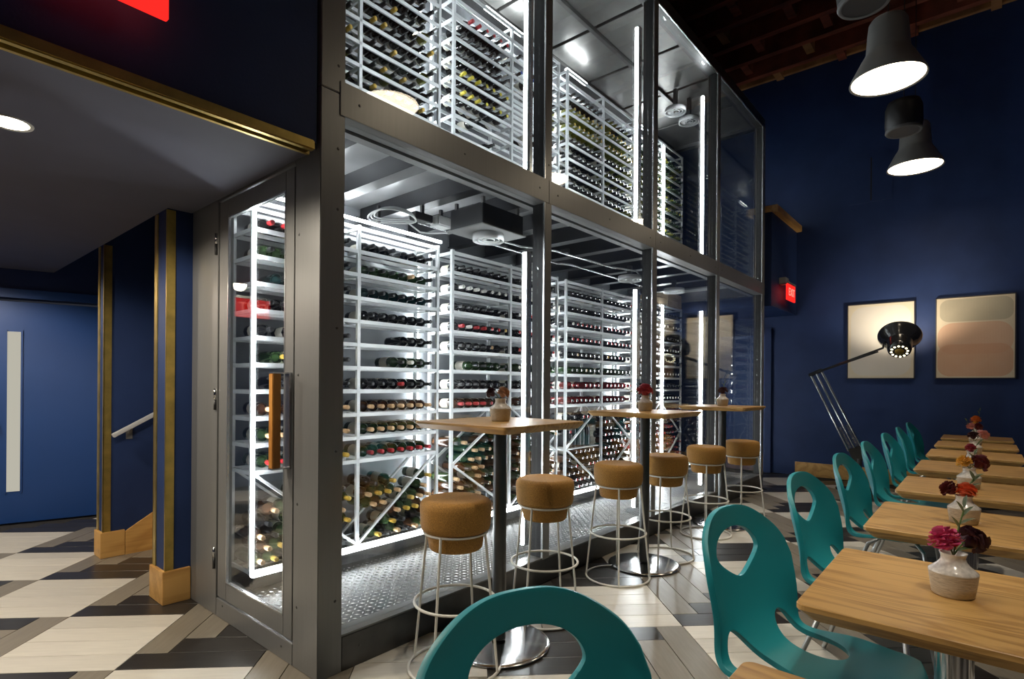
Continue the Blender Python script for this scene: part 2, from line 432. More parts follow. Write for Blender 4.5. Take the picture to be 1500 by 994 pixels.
part('panel_joint', B(XF - .016, XF - .010, 1.19, 1.205, 3.88, 4.47), black_gap, hp)
# passage behind the wine room: soffit over it and dark end
so = struct('wall_soffit', B(7.72, XF, 2.13, 2.25, 2.37, 3.60), navy)
struct('ceiling_passage', B(7.72, XF, 2.25, 5.0, 2.37, 2.45), navy)
struct('trim_3', B(7.72, XF, 2.06, 2.30, 3.60, 3.69), oak_s, bevel=.006)
struct('wall_passage', B(7.72, XF + .1, 5.0, 5.1, 0, 6.6), navy)
dp = struct('door_2', B(XF - .045, XF - .001, 2.55, 3.45, 0.005, 2.1), navy_door, bevel=.004)
part('door_frame', B(XF - .07, XF - .001, 2.46, 2.55, 0, 2.18).box(XF - .07, XF - .001, 3.45, 3.54, 0, 2.18).box(XF - .07, XF - .001, 2.55, 3.45, 2.1, 2.18), navy, dp)

# corridor: bulkhead over it, ceiling, end wall with door, stair opening
struct('wall_bulkhead', B(-3.1, XD - .012, 2.215, 2.33, ZL, 6.6), navy)
struct('wall_cellar_top', B(XD, XE, YB, YB + .1, 4.8, 6.6), navy)
br = struct('trim_4', MB().box(-3.1, 1.25, 2.185, 2.215, ZL - .045, ZL - .002), brass, bevel=.005)
part('shadow_groove', MB().box(-3.1, 1.25, 2.215, 2.232, ZL - .034, ZL - .022), black_gap, br)
part('inner_bead', MB().box(-3.1, 1.25, 2.232, 2.248, ZL - .05, ZL - .022), brass, br)
struct('ceiling_corridor', MB().prism([(-3.1, 2.23), (XD - .005, 2.23), (XD - .005, 3.66), (1.15, 3.66), (1.15, 7.1), (-3.1, 7.1)], ZL - .022, ZL + .1), ceil_paint)
for i, (x, y, lab) in enumerate(((0.365, 2.935, 'round recessed warm ceiling light in the low corridor ceiling, seen at the left edge'), (-.15, 4.45, 'added unseen ceiling light in the middle of the corridor'),
                      (.1, 5.85, 'added unseen ceiling light before the blue corridor door'), (-1.3, 2.95, 'added unseen ceiling light at the near end of the corridor'))):  # last three are out of view, added to brighten the corridor
    cl = thing('ceiling_light', lab, 'light', (x, y, ZL - .022), 0, 'corridor ceiling lights')
    part('trim_ring', MB().lathe([(.062, -.001), (.075, -.006), (.078, 0), (.06, 0)], 28), white_wire, cl)
    part('lens', MB().disc(.062, 28, (0, 0, -.003), (0, 0, -1)), down_m, cl)
    ll = bpy.data.lights.new('ceiling_light_beam', 'SPOT'); ll.energy = DOWN_W; ll.color = (1.0, .89, .73); ll.spot_size = math.radians(165); ll.spot_blend = .25; ll.shadow_soft_size = .06
    lo = bpy.data.objects.new('beam', ll); COL.objects.link(lo); lo.parent = cl; lo.location = (0, 0, -.012)
# end wall and blue door (plane turned a little)
E0 = Vector((1.56, 6.53)); ed = Vector((-0.7, 0.19)).normalized(); en = Vector((-ed.y, ed.x))
if en.y > 0: en = -en
def endbox(s0, s1, n0, n1, z0, z1, mb=None):
    mb = mb or MB()
    P = [E0 + ed * s + en * n for s, n in ((s0, n0), (s1, n0), (s1, n1), (s0, n1))]
    return mb.prism(P, z0, z1)
we = struct('wall_end', endbox(-.6, 5.0, -.14, 0, 2.06, 2.6).prism([E0 + ed * 1.3 , E0 + ed * 5 , E0 + ed * 5 - en * .14, E0 + ed * 1.3 - en * .14], 0, 2.06), navy)
VS0, VS1 = .655, .748
d1 = struct('door_1', endbox(.06, 1.25, -.06, -.015, .012, 2.03), navy_door)
part('header_rail', endbox(.0, 1.34, -.015, .035, 2.06, 2.14), navy_door, d1)
part('door_frame', endbox(-.04, .055, -.1, .03, 0, 2.06), navy, d1)
part('vision_panel', endbox(VS0, VS1, -.016, -.008, .30, 1.755), frost, d1, label='narrow frosted pale lit vision panel')
part('panel_bead', endbox(VS0 - .015, VS0, -.02, -.003, .285, 1.77).prism([E0 + ed * s + en * n for s, n in ((VS1, -.02), (VS1 + .015, -.02), (VS1 + .015, -.003), (VS1, -.003))], .285, 1.77), navy_door, d1)
hd = part('handle', endbox(.80, .83, -.02, .05, .90, .925).prism([E0 + ed * s + en * n for s, n in ((.80, .03), (.92, .03), (.92, .05), (.80, .05))], .90, .925), steel_d, d1)
struct('wall_recess', B(1.62, 1.74, 5.1, 6.6, 0, 3.2), navy)
# stub wall by the wine room door, with brass corners and oak block
ws = struct('wall_stub', B(1.150, 2.0, 3.645, 3.84, 0, 2.5), navy)
struct('trim_5', MB().box(1.146, 1.152, 3.641, 3.655, .19, ZL - .03).box(1.146, 1.192, 3.639, 3.645, .19, ZL - .03)
       .box(1.144, 1.150, 3.795, 3.845, .19, ZL - .03).box(1.144, 1.175, 3.84, 3.846, .19, ZL - .03), brass)
struct('baseboard_stub', B(1.132, 1.283, 3.628, 3.86, 0, .195), oak_s, bevel=.003)
# far side of the stair opening
struct('wall_stair', B(1.150, 4.5, 4.945, 5.09, 0, 4.6), navy)
struct('trim_6', MB().box(1.146, 1.195, 4.939, 4.945, .19, ZL - .03).box(1.144, 1.150, 4.939, 4.955, .19, ZL - .03)
       .box(1.144, 1.150, 5.05, 5.095, .19, ZL - .03), brass)
sk = struct('baseboard_stair', MB().box(1.132, 1.285, 4.928, 5.105, 0, .19), oak_s, bevel=.003)
def yz_slab(pts, y0, y1):   # polygon in x,z extruded along y
    mb = MB(); n = len(pts)
    vs = [(x, y0, z) for x, z in pts] + [(x, y1, z) for x, z in pts]
    return mb.add(vs, [tuple(range(n)), tuple(range(2 * n - 1, n - 1, -1))] + [(i, n + i, n + (i + 1) % n, (i + 1) % n) for i in range(n)])
part('stair_skirt', yz_slab([(1.287, 0), (1.55, 0), (4.4, 1.78), (4.4, 2.12), (1.287, .175)], 4.93, 4.945), oak_s, sk)
st = struct('trim_7', B(1.56, 4.5, 3.84, 4.925, 0, .002), oak_s)
for i in range(9):
    part('stair_tread', B(1.58 + .27 * i, 1.58 + .27 * (i + 1) + .02, 3.842, 4.925, .17 * i + .002, .17 * (i + 1)), oak_s, st)
struct('wall_stairhead', B(4.5, 4.6, 3.72, 5.1, 0, 4.6), navy)
hr = thing('stair_handrail', 'slim pale metal handrail rising along the stair wall', 'handrail', (1.19, 4.88, .905))
sl = (1.073 - .907) / (1.484 - 1.189)
part('rail', MB().bar((0, 0, 0), (1.9, 0, 1.9 * sl), .035, .03), grey_paint, hr, bevel=.004)
part('bracket', MB().bar((.12, 0, .12 * sl - .012), (.12, .066, .12 * sl - .06), .015, .015).box(.10, .14, .058, .066, .12 * sl - .1, .12 * sl - .02), steel, hr)

# ================================================================== WINE ROOM SHELL
cf = struct('floor_cellar', B(XD + .03, XE + .02, Y0 + .075, YB, 0, .08), tread_m)
tb = MB()
px, py = .036, .036
nx = int((XE - XD - .25) / px); ny = int((3.27 - Y0 - .16) / py)
for i in range(nx):
    for j in range(ny):
        x = XD + .2 + px * i; y = Y0 + .14 + py * j
        s = 1 if (i + j) % 2 == 0 else -1
        a, b_ = .0145, .0052
        dx, dy = .7071 * a, .7071 * a * s; ex_, ey_ = -.7071 * b_ * s, .7071 * b_
        tb.add([(x - dx, y - dy,   .0802), (x + ex_, y + ey_,   .0802), (x + dx, y + dy,   .0802), (x - ex_, y - ey_,   .0802), (x, y, .0835)],
               [(0, 1, 4), (1, 2, 4), (2, 3, 4), (3, 0, 4)] if s < 0 else [(0, 4, 1), (1, 4, 2), (2, 4, 3), (3, 4, 0)])
part('tread_pattern', tb, tread_hi, cf, kind='stuff')
struct('wall_cellar_back', B(XD + .06, XE, YB, YB + .02, .1, 4.8), cellar_wall)
struct('wall_cellar_side', B(XD + .005, XD + .05, 2.335, YB, 2.40, 4.8), cellar_wall)
# floor between the two levels, seen from below: deck and joists
ck = struct('ceiling_cellar', B(XD + .06, XE - .02, Y0 + .105, YB, 2.63, 2.655), deck_m)
x = 1.52
while x < 6.6:
    part('joist', MB().box(x, x + .055, Y0 + .11, YB - .01, 2.515, 2.63).box(x - .02, x + .075, Y0 + .11, YB - .01, 2.505, 2.515), joist_m, ck)
    x += .46
part('ledger_angle', B(1.41, XE - .1, Y0 + .105, Y0 + .16, 2.49, 2.55), steel, ck)
# roof of the upper level with framed panels
cr = struct('ceiling_cellar_roof', B(XD, XE, Y0 + .02, YB + .02, 4.78, 4.82), steel_d)
xs = [1.42 + .78 * i for i in range(9)]; ys = [2.32, 2.88, 3.44]
for i in range(8):
    for j in range(2):
        part('roof_panel', B(xs[i] + .02, min(xs[i + 1] - .02, XE - .03), ys[j] + .02, ys[j + 1] - .02, 4.735, 4.78), panel_m, cr, bevel=.004, seg=1)
for j in range(3):
    part('roof_rail', B(1.41, XE - .02, ys[j] - .018, ys[j] + .018, 4.70, 4.78), steel_d, cr)

# steel frame as a thing
en_ = thing('glass_wine_room', 'tall grey steel and glass wine room enclosure of two storeys', 'glass enclosure', (XD, Y0, 0))
O = Vector((XD, Y0, 0))
def fp(name, mb, m, bevel=0, par=None, seg=2):
    for i, v in enumerate(mb.v): mb.v[i] = (v[0] - O.x, v[1] - O.y, v[2])
    return part(name, mb, m, par or en_, bevel=bevel, seg=seg)
screw_me = MB().lathe([(.0001, .003), (.004, .0028), (.0065, .0012), (.007, 0)], 10).mesh('screw', steel_d)
def screw(par, x, y, z, ax):
    o = obj('screw', screw_me, par, (x - O.x, y - O.y, z))
    o.rotation_euler = Vector((0, 0, 1)).rotation_difference(Vector(ax)).to_euler()
cpost = fp('corner_post', B(XD, 1.405, Y0, 2.415, 0, 2.598).box(XD, 1.405, Y0, 2.30, 2.602, 4.80), steel, .003)
for z in (.33, 1.0, 1.55, 2.08, 2.35, 2.72, 3.3, 3.9, 4.4): screw(cpost, 1.37, Y0, z, (0, -1, 0))
for z in (.28, .75, 1.34, 1.98): screw(cpost, XD, 2.38, z, (-1, 0, 0))
MUL = [(2.900, 2.968), (4.455, 4.530), (5.970, 6.048), (7.570, XE)]
for (a, b_) in MUL:
    for z0, z1 in ((.157, 2.503), (2.657, 4.69)):
        m = fp('mullion', B(a, b_, Y0 + .002, Y0 + .105, z0, z1), steel_shaded, .003)
        fp('mullion_face', B(a + .001, b_ - .001, Y0 - .003, Y0 + .002, z0, z1), steel, .001, m, 1)  # front layer in plain steel, since the core colour carries the side shade
        fp('glazing_bead', B(a - .006, a, Y0 - .001, Y0 + .012, z0, z1), bead_m, par=m)
        if z0 > 1:
            for z in (z0 + .1, z0 + .9, z0 + 1.7): screw(m, (a + b_) / 2, Y0 - .003, z, (0, -1, 0))
bays = [(1.405, 2.900), (2.968, 4.455), (4.530, 5.970), (6.048, 7.570)]
cut = [1.375] + [(a + b_) / 2 for a, b_ in MUL[:3]] + [XE]
for i in range(4):
    bm_ = fp('beam', B(cut[i] + .001, cut[i + 1] - .001, Y0 - .006, Y0 + .10, 2.503, 2.657), steel, .002)
    screw(bm_, cut[i] + .10, Y0 - .006, 2.58, (0, -1, 0)); screw(bm_, cut[i + 1] - .10, Y0 - .006, 2.58, (0, -1, 0))
    screw(bm_, (cut[i] + cut[i + 1]) / 2, Y0 - .006, 2.58, (0, -1, 0))
fp('top_beam', B(XD, XE, Y0, Y0 + .10, 4.69, 4.80), steel_d, .003)
fp('top_bead', B(1.41, XE, Y0 - .001, Y0 + .012, 4.676, 4.69), bead_m)
sill = fp('sill', B(1.405, XE, Y0, Y0 + .07, 0, .157), steel_d, .003)
fp('sill_ledge', B(1.405, XE, Y0 + .004, Y0 + .10, .157, .165), steel, 0)
screw(sill, 1.50, Y0, .09, (0, -1, 0))
for i, (a, b_) in enumerate(bays):
    fp('glass_pane', B(a, b_ - .01, Y0 + .045, Y0 + .057, .165, 2.503), glass)
    fp('glass_pane', B(a, b_ - .01, Y0 + .045, Y0 + .057, 2.657, 4.676), glass)
# far end of the room
for z0, z1 in ((.157, 2.503), (2.657, 4.69)):
    fp('glass_pane', B(XE - .05, XE - .038, Y0 + .115, YB - .06, z0, z1), glass)
fp('end_post', B(XE - .09, XE, YB - .06, YB + .02, 0, 4.8), steel_d)
for nm, z0, z1 in (('end_sill', 0, .157), ('end_beam', 2.503, 2.657), ('end_top_beam', 4.69, 4.8)): fp(nm, B(XE - .09, XE, Y0 + .1, YB - .06, z0, z1), steel_d)
# door side frame
fp('door_jamb', B(XD, XD + .06, 3.268, 3.64, 0, 2.37), steel, .002)
hdr = fp('door_head', B(XD, XD + .06, 2.418, 3.265, 2.312, 2.37), steel, .002)
screw(hdr, XD, 2.52, 2.345, (-1, 0, 0)); screw(hdr, XD, 3.15, 2.345, (-1, 0, 0))
thr = fp('door_threshold', B(XD, XD + .06, 2.418, 3.265, 0, .10), steel, .002)
screw(thr, XD, 2.52, .06, (-1, 0, 0)); screw(thr, XD, 3.18, .075, (-1, 0, 0))
fp('door_stop', B(XD + .035, XD + .06, 2.40, 2.44, .1, 2.31).box(XD + .035, XD + .06, 3.25, 3.28, .1, 2.31), black_gap)

# door leaf
dr = thing('wine_room_door', 'steel framed glass door of the wine room with upright wooden bar handle', 'door', (XD + .004, 2.43, .11))
def dpart(name, mb, m, bevel=0, par=None, label=None):
    for i, v in enumerate(mb.v): mb.v[i] = (v[0] - XD - .004, v[1] - 2.43, v[2] - .11)
    return part(name, mb, m, par or dr, bevel=bevel, label=label)
x0, x1 = XD + .004, XD + .034
dpart('stile', B(x0, x1, 2.43, 2.512, .11, 2.305), steel, .002)
lst = dpart('stile', B(x0, x1, 3.148, 3.258, .11, 2.305), steel, .002)
dpart('top_rail', B(x0, x1, 2.512, 3.148, 2.21, 2.305), steel, .002)
dpart('bottom_rail', B(x0, x1, 2.512, 3.148, .11, .205), steel, .002)
dpart('glass_pane', B(x0 + .012, x0 + .02, 2.512, 3.148, .205, 2.21), glass)
dpart('glazing_bead', B(x0 - .002, x0 + .012, 2.512, 2.519, .205, 2.21).box(x0 - .002, x0 + .012, 3.141, 3.148, .205, 2.21)
      .box(x0 - .002, x0 + .012, 2.519, 3.141, .205, .212).box(x0 - .002, x0 + .012, 2.519, 3.141, 2.203, 2.21), bead_m)
hn = dpart('handle', B(x0 - .012, x0, 2.440, 2.490, .905, 1.352).box(x0 - .085, x0 - .012, 2.455, 2.495, 1.346, 1.352).box(x0 - .085, x0 - .012, 2.455, 2.495, .905, .911), bead_m)
dpart('grip', B(x0 - .085, x0 - .045, 2.456, 2.494, .911, 1.346), oak_h, .003, hn, label='warm brown wooden grip bar')
for z in (2.08, 1.21, .32):
    h = dpart('hinge', MB().lathe([(.0001, -.06), (.009, -.06), (.009, .0), (.0001, 0)], 10, (x0 - .008, 3.285, z)), black_p)
    dpart('hinge_pin', MB().lathe([(.0001, .001), (.009, .001), (.009, .06), (.0001, .06)], 10, (x0 - .008, 3.285, z)), chrome, par=h)

# ================================================================== RACKS
YR, YK = 3.285, 3.575
UX = [(1.48, 2.955), (3.09, 4.565), (4.70, 6.14), (6.26, 7.58)]
LOW = [2.39 - .161 * k for k in range(12)]
UPP = [2.72 + .158 * j for j in range(12)]
PW = .024
names_low = ['nearest lower rack', 'second lower rack', 'third lower rack', 'farthest lower rack']
lab_low = ['white metal wine rack nearest the door on the lower level', 'second white wine rack from the door on the lower level',
           'third white wine rack from the door on the lower level', 'farthest white wine rack on the lower level under the crates']
lab_up = ['white metal wine rack nearest the corner on the upper level', 'second white wine rack from the corner on the upper level',
          'third white wine rack from the corner on the upper level', 'farthest white wine rack on the upper level']
def rack(k, upper):
    xa, xb = UX[k]; z0, z1 = (2.66, 4.57) if upper else (.165, 2.40)
    t = thing('wine_rack', (lab_up if upper else lab_low)[k], 'wine rack', (xa, YR, z0), 0, 'white wine racks')
    Wd = xb - xa; xm = Wd / 2
    for x in (0, xm - PW / 2, Wd - PW):
        for y in (0, YK - YR - PW):
            part('post', B(x, x + PW, y, y + PW, 0, z1 - z0), rack_m, t)
    sh = MB()
    for y in (.002, .14, YK - YR - .014): sh.box(PW, Wd - PW, y, y + .012, -.026, 0)
    for x in (.006, xm - .006, Wd - .018): sh.box(x, x + .014, .0, YK - YR, -.026, -.003)
    me = sh.mesh('shelf', rack_m)
    rows = UPP + [4.57] if upper else (LOW[:11] if k == 0 else LOW[:9]) + [.19]
    for z in rows: obj('shelf', me, t, (0, 0, z - z0))
    if not upper:
        part('plinth', MB().box(0, Wd, .0, YK - YR, .08 - z0, 0), steel_d, t)
        part('shield_lip', B(0, Wd, -.042, -.004, .12 - z0, -.004), steel_d, t)  # lip added to keep the foot strip's light off the floor
        # diagonal dividers of the bulk bins
        zc0, zc1 = .19, (.76 if k == 0 else 1.10)
        if k == 0:
            segs = [((xm, zc0), (Wd - PW, zc1)), ((xm, zc0), (PW, zc1))]
        else:
            zm = (zc0 + zc1) / 2
            segs = [((PW, zm), (xm, zc1)), ((PW, zm), (xm, zc0)), ((Wd - PW, zm), (xm, zc1)), ((Wd - PW, zm), (xm, zc0))]
        for (xa_, za), (xb_, zb) in segs:
            part('diagonal_divider', MB().bar((xa_, .012, za - z0), (xb_, .012, zb - z0), .016, .02, (0, 1, 0)).bar((xa_, .26, za - z0), (xb_, .26, zb - z0), .016, .02, (0, 1, 0)), rack_m, t)
        return [((xa + p[0], p[1]), (xa + q[0], q[1])) for p, q in segs]
    return []
DIAG = []
for k in range(4): DIAG.append(rack(k, False))
for k in range(4): rack(k, True)

# ---------------------------------------------------------------- bottles
BODY = [(.0001, 0), (.034, .0), (.0405, .006), (.0412, .02), (.0412, .185), (.038, .203), (.024, .225), (.0155, .240), (.0145, .285), (.0001, .285)]
CAPS = [(.0152, .236), (.0156, .300), (.0150, .3035), (.0001, .3035)]
def bottle_shape(n=12):
    b = MB().lathe(BODY, n, axis=(0, -1, 0)); return b
NB = 12
glass_me = {k: MB().lathe(BODY, NB, axis=(0, -1, 0)).mesh('bottle_' + k, m) for k, m in BG.items()}
cap_me = {k: MB().lathe(CAPS, 10, axis=(0, -1, 0)).mesh('capsule_' + k, m) for k, m in CP.items()}
body_raw = MB().lathe(BODY, 8, axis=(0, -1, 0)); cap_raw = MB().lathe(CAPS[1:], 8, axis=(0, -1, 0))
lab_raw = MB().lathe([(.0416, .06), (.0416, .15)], 8, axis=(0, -1, 0))
label_me = MB().lathe([(.0416, .06), (.0416, .15)], NB, axis=(0, -1, 0)).mesh('paper_label', label_m)
BOT = []   # (x, z, glass, capsule, place words)
def style(level, k, row, half):
    r = random.random()
    if level == 0:
        if k == 0:
            tbl = {0: ('black', 'black'), 1: ('green', 'black'), 2: ('teal', 'black'), 3: ('black', 'black'), 4: ('black', 'black'), 5: ('green', 'black'), 6: ('black', 'black'),
                   7: ('brown', 'tan'), 8: ('green', 'tan'), 9: ('green', 'red')}
        elif k == 1:
            tbl = {0: ('black', 'black'), 1: ('black', 'white'), 2: ('black', 'black'), 3: ('black', 'red'), 4: ('black', 'black'), 5: ('green', 'black'), 6: ('black', 'black'), 7: ('brown', 'red' if half == 0 else 'black')}
        elif k == 2:
            tbl = {0: ('black', 'black'), 1: ('black', 'black'), 2: ('black', 'red'), 3: ('black', 'red'), 4: ('black', 'black'), 5: ('green', 'black'), 6: ('red', 'red'), 7: ('red', 'black')}
        else:
            tbl = {i: ('black', 'white' if i % 2 else 'black') for i in range(8)}
        g, c = tbl.get(row, ('black', 'black'))
        if k == 0 and row == 0 and half == 0 and r < .5: c = 'red'
        elif r < .08: c = random.choice(['red', 'gold', 'white', 'tan'])
        return g, c
    top = 10 - row   # 0 = top row
    if k == 0:
        g, c = ('green', 'black') if half == 0 else ('black', 'black')
        if r < .16: g = 'olive'
        if row in (1, 2) and r < .45: g, c = 'olive', 'yellow'
        elif r > .9: c = 'gold'
    elif k == 1:
        g, c = 'black', 'black'
        if half == 0:
            if row in (6, 7) : c = 'yellow'
            if row == 10: c = 'red'
            if row in (1, 2): c = 'blue'
        elif row in (8, 9): c = 'blue' if r < .5 else 'black'
    elif k == 2:
        g, c = 'black', 'black'
        if row in (8, 9): g, c = 'olive', 'gold'
        if row == 1: c = 'orange'
        if half == 1 and r < .3: g = 'olive'
    else:
        g, c = 'green', 'black'
        if r < .4: g = 'olive'
        if r > .85: c = 'yellow'
    return g, c
PITCH = .088
for level in (0, 1):
    for k in range(4):
        xa, xb = UX[k]; xm = (xa + xb) / 2
        if level == 0: rows = LOW[1:11] if k == 0 else LOW[1:9]
        else: rows = UPP[:11]
        for ri, z in enumerate(rows):
            for half in (0, 1):
                h0, h1 = (xa + PW, xm - PW / 2) if half == 0 else (xm + PW / 2, xb - PW)
                n = int((h1 - h0) / PITCH); off = (h1 - h0 - (n - 1) * PITCH) / 2
                fill = .96
                if level == 0 and k == 0 and ri in (4, 5): fill = .9
                if level == 0 and k == 1 and ri in (5,) and half == 0: fill = .55
                if level == 1 and k == 1 and half == 1: fill = .12 if ri < 9 else .5
                if level == 1 and k == 1 and half == 0 and ri in (3, 4, 5): fill = .25
                if level == 1 and k == 2 and ri in (2, 3): fill = .35
                if level == 1 and ri == 0: fill = .45
                nrow = 2 if (level == 0 and k == 0 and ri == 9 and half == 0) else 1
                for i in range(n):
                    if random.random() > fill: continue
                    if level == 0 and k == 0 and ri in (4, 5) and half == 1 and i < 3: continue
                    g, c = style(level, k, ri, half)
                    BOT.append((h0 + off + i * PITCH, z + .0415, g, c, level, k, ri, half, i))
        if level == 0:
            # bulk bins: bottles stacked in the diagonals
            zt = .60 if k == 0 else 1.0
            jr = 0
            z = .19 + .042
            while z < zt:
                nb = 0; x = xa + PW + .043 + (.042 if jr % 2 else 0)
                while x < xb - PW - .04:
                    ok = abs(x - xm) > .052
                    for (p, q) in DIAG[k]:
                        dx, dz = q[0] - p[0], q[1] - p[1]; L = math.hypot(dx, dz)
                        t_ = ((x - p[0]) * dx + (z - p[1]) * dz) / L / L
                        if 0 <= t_ <= 1 and abs((x - p[0]) * dz - (z - p[1]) * dx) / L < .05: ok = False
                        elif min(math.hypot(x - p[0], z - p[1]), math.hypot(x - q[0], z - q[1])) < .05: ok = False
                    if k == 2 and .60 < z < .95 and xa + .1 < x < xm: ok = False
                    if ok and random.random() < (.97 if z < zt - .16 else .7):
                        nb += 1
                        if k == 2: g, c = random.choice([('black', 'red'), ('brown', 'black'), ('black', 'black')])
                        elif k == 0: g, c = random.choice([('green', 'tan'), ('green', 'gold'), ('brown', 'tan'), ('black', 'black')])
                        elif k == 1: g, c = random.choice([('brown', 'tan'), ('green', 'tan'), ('brown', 'black')])
                        else: g, c = random.choice([('brown', 'black'), ('red', 'red')])
                        BOT.append((x, z, g, c, 2, k, jr, 0, nb))
                    x += .084
                z += .0735; jr += 1
def bsize(b):
    x, y, f = proj((b[0], YR + .05, b[1]))
    vis = -10 < x < 1120 and -15 < y < 1000
    return (0 if vis else 1, f)
# bottles behind the corner post cannot be seen from the photograph
def hidden(b):
    x, y, f = proj((b[0], YR, b[1]))
    return 425 < x < 498
order = sorted(range(len(BOT)), key=lambda i: (hidden(BOT[i]),) + bsize(BOT[i]))
near = sorted(order[:290])
rest = MB(); gm = list(BG.keys()); cm_ = list(CP.keys())
allm = [BG[k] for k in gm] + [CP[k] for k in cm_] + [label_m]
cnt = {}; nearset = set(near)
COLW = {'black': 'black', 'red': 'red', 'gold': 'gold', 'tan': 'tan', 'blue': 'blue', 'white': 'white', 'yellow': 'yellow', 'orange': 'orange'}
GW = {'green': 'dark green', 'black': 'black', 'brown': 'brown', 'teal': 'dark teal', 'olive': 'olive', 'red': 'dark red'}
rk_l = ['nearest lower rack', 'second lower rack', 'third lower rack', 'last lower rack']
rk_u = ['nearest upper rack', 'second upper rack', 'third upper rack', 'last upper rack']
for i in range(len(BOT)):
    x, z, g, c, level, k, ri, half, ii = BOT[i]
    key = (level, k, ri); cnt[key] = cnt.get(key, 0) + 1
    n = cnt[key]
    if i not in nearset: continue
    if level == 0: where = '%s, %s shelf down, %s' % (ORD[n] + ' from left', ORD[ri + 1], rk_l[k])
    elif level == 1: where = '%s, %s shelf up, %s' % (ORD[n] + ' from left', ORD[ri + 1], rk_u[k])
    else: where = '%s, %s bin layer up, %s' % (ORD[min(n, 23)] + ' from left', ORD[ri + 1], rk_l[k])
    o = obj('wine_bottle', glass_me[g], None, (x, YK - .012, z))
    o.rotation_euler = (0, 0, 0)
    tag(o, '%s wine bottle, %s capsule, %s' % (GW[g], c, where), 'bottle', 'bottles in the wine racks')
    obj('capsule', cap_me[c], o)
    if ii % 3 != 1: obj('paper_label', label_me, o)
def addraw(raw, mi, dx, dy, dz):
    o = len(rest.v); rest.v += [(a + dx, b + dy, c + dz) for a, b, c in raw.v]
    for f in raw.f: rest.f.append(tuple(i + o for i in f)); rest.m.append(mi); rest.sm.append(True)
for i in range(len(BOT)):
    if i in nearset: continue
    x, z, g, c, *_ = BOT[i]
    addraw(body_raw, gm.index(g), x, YK - .012, z); addraw(cap_raw, len(gm) + cm_.index(c), x, YK - .012, z)
    if i % 3 != 1: addraw(lab_raw, len(allm) - 1, x, YK - .012, z)
o = part('wine_bottles', rest, allm, kind='stuff')
tag(o, 'remaining wine bottles lying in the farther and upper white racks', 'bottles')
# upright bottles standing inside the third lower rack
sx = UX[2][0]
tb_ = thing('bottle_shelf', 'short white shelf inside the diagonal bin of the third lower rack', 'shelf', (sx, YR, .635))
part('board', B(.0, .70, .03, .27, -.012, 0), rack_m, tb_)
up_g = MB().lathe(BODY, 12).mesh('bottle_upright', BG['black']); up_c = MB().lathe(CAPS, 10).mesh('capsule_upright', CP['black'])
for i in range(5):
    o = obj('wine_bottle', up_g, None, (sx + .20 + .088 * i, YR + .10 + .01 * (i % 2), .636))
    tag(o, 'upright black wine bottle, %s from left on the short shelf in the third lower rack' % ORD[i + 1], 'bottle', 'upright bottles')
    obj('capsule', up_c, o)
# wooden crates on top of the last lower rack
for i, (a, b_) in enumerate(((6.70, 7.12), (7.14, 7.58))):
    cbx = thing('wooden_crate', ['pale wooden wine crate on the last rack, left one', 'pale wooden wine crate on the last rack, right one by the end glass'][i], 'crate', (a, YR + .01, 2.402), 0, 'crates on the rack')
    L = b_ - a
    for j in range(2): part('front_board', B(0, L, 0, .012, .004 + j * .088, .088 + j * .088), crate_m, cbx, bevel=.001, seg=1)
    part('side_board', B(0, .012, .012, .26, .004, .176), crate_m, cbx); part('side_board', B(L - .012, L, .012, .26, .004, .176), crate_m, cbx)
    part('back_board', B(0, L, .26, .272, .004, .176), crate_m, cbx)
    part('lid', B(0, L, 0, .272, .177, .187), crate_m, cbx)
    part('base_board', B(.012, L - .012, .012, .26, 0, .01), crate_m, cbx)

# ---------------------------------------------------------------- light strips
def led(label, a, b_, w_, h_, name='light_strip', body=True):
    a = Vector(a); b_ = Vector(b_)
    t = thing(name, label, 'light', a, 0, 'wine room light strips')
    part('diffuser', MB().bar((0, 0, 0), b_ - a, w_, h_), led_m, t)
    return t
tube_lab = ['bay', 'second bay', 'third bay']
for i, (mx, z1l) in enumerate(((2.912, 2.20), (4.472, 2.16), (5.992, 2.13))):
    for lvl, (za, zb) in enumerate(((.22, z1l), (2.67, 4.50))):
        t = thing('light_tube', 'tall white light tube inside the %s upright, %s level' % (ORD[i + 1], 'upper' if lvl else 'lower'), 'light', (mx, 2.378, za), 0, 'light tubes by the uprights')
        part('diffuser', MB().lathe([(.0001, 0), (.016, 0), (.016, zb - za), (.0001, zb - za)], 14), led_m, t)
        part('channel', MB().box(-.02, .03, -.034, -.026, 0, zb - za).box(.022, .03, -.026, .03, 0, zb - za), bead_m, t)
for k, x in enumerate((2.985, 4.632, 6.19)):
    led('white light strip up the back wall in the %s gap between lower racks' % ORD[k + 1], (x, YB - .02, .17), (x, YB - .02, 2.36), .03, .02)
    led('white light strip up the back wall in the %s gap between upper racks' % ORD[k + 1], (x, YB - .02, 2.70), (x, YB - .02, 4.5), .03, .02)
for lv, z0, z1 in (('lower', .20, 2.38), ('upper', 2.72, 4.5)):
    led('white light strip up the middle post of the last %s rack' % lv, (6.92, YR - .012, z0), (6.92, YR - .012, z1), .03, .016)
for k in range(4):
    xa, xb = UX[k]
    led('white light strip along the foot of the %s' % names_low[k], (xa, YR - .016, .170), (xb, YR - .016, .170), .018, .018)
    if k == 0: led('white light strip along the top of the %s' % names_low[k], (xa, YR - .016, 2.425), (xb, YR - .016, 2.425), .018, .016)
    q0, q1 = [(.1, .9), (.42, .92), (.04, .42), (.1, .5)][k]
    led('white light strip above the %s' % rk_u[k], (xa + q0, YR + .05, 4.60), (xa + q1, YR + .05, 4.60), .03, .02)
t = led('white light strip up the front post of the nearest lower rack', (1.487, YR - .013, .19), (1.487, YR - .013, 2.40), .02, .016)

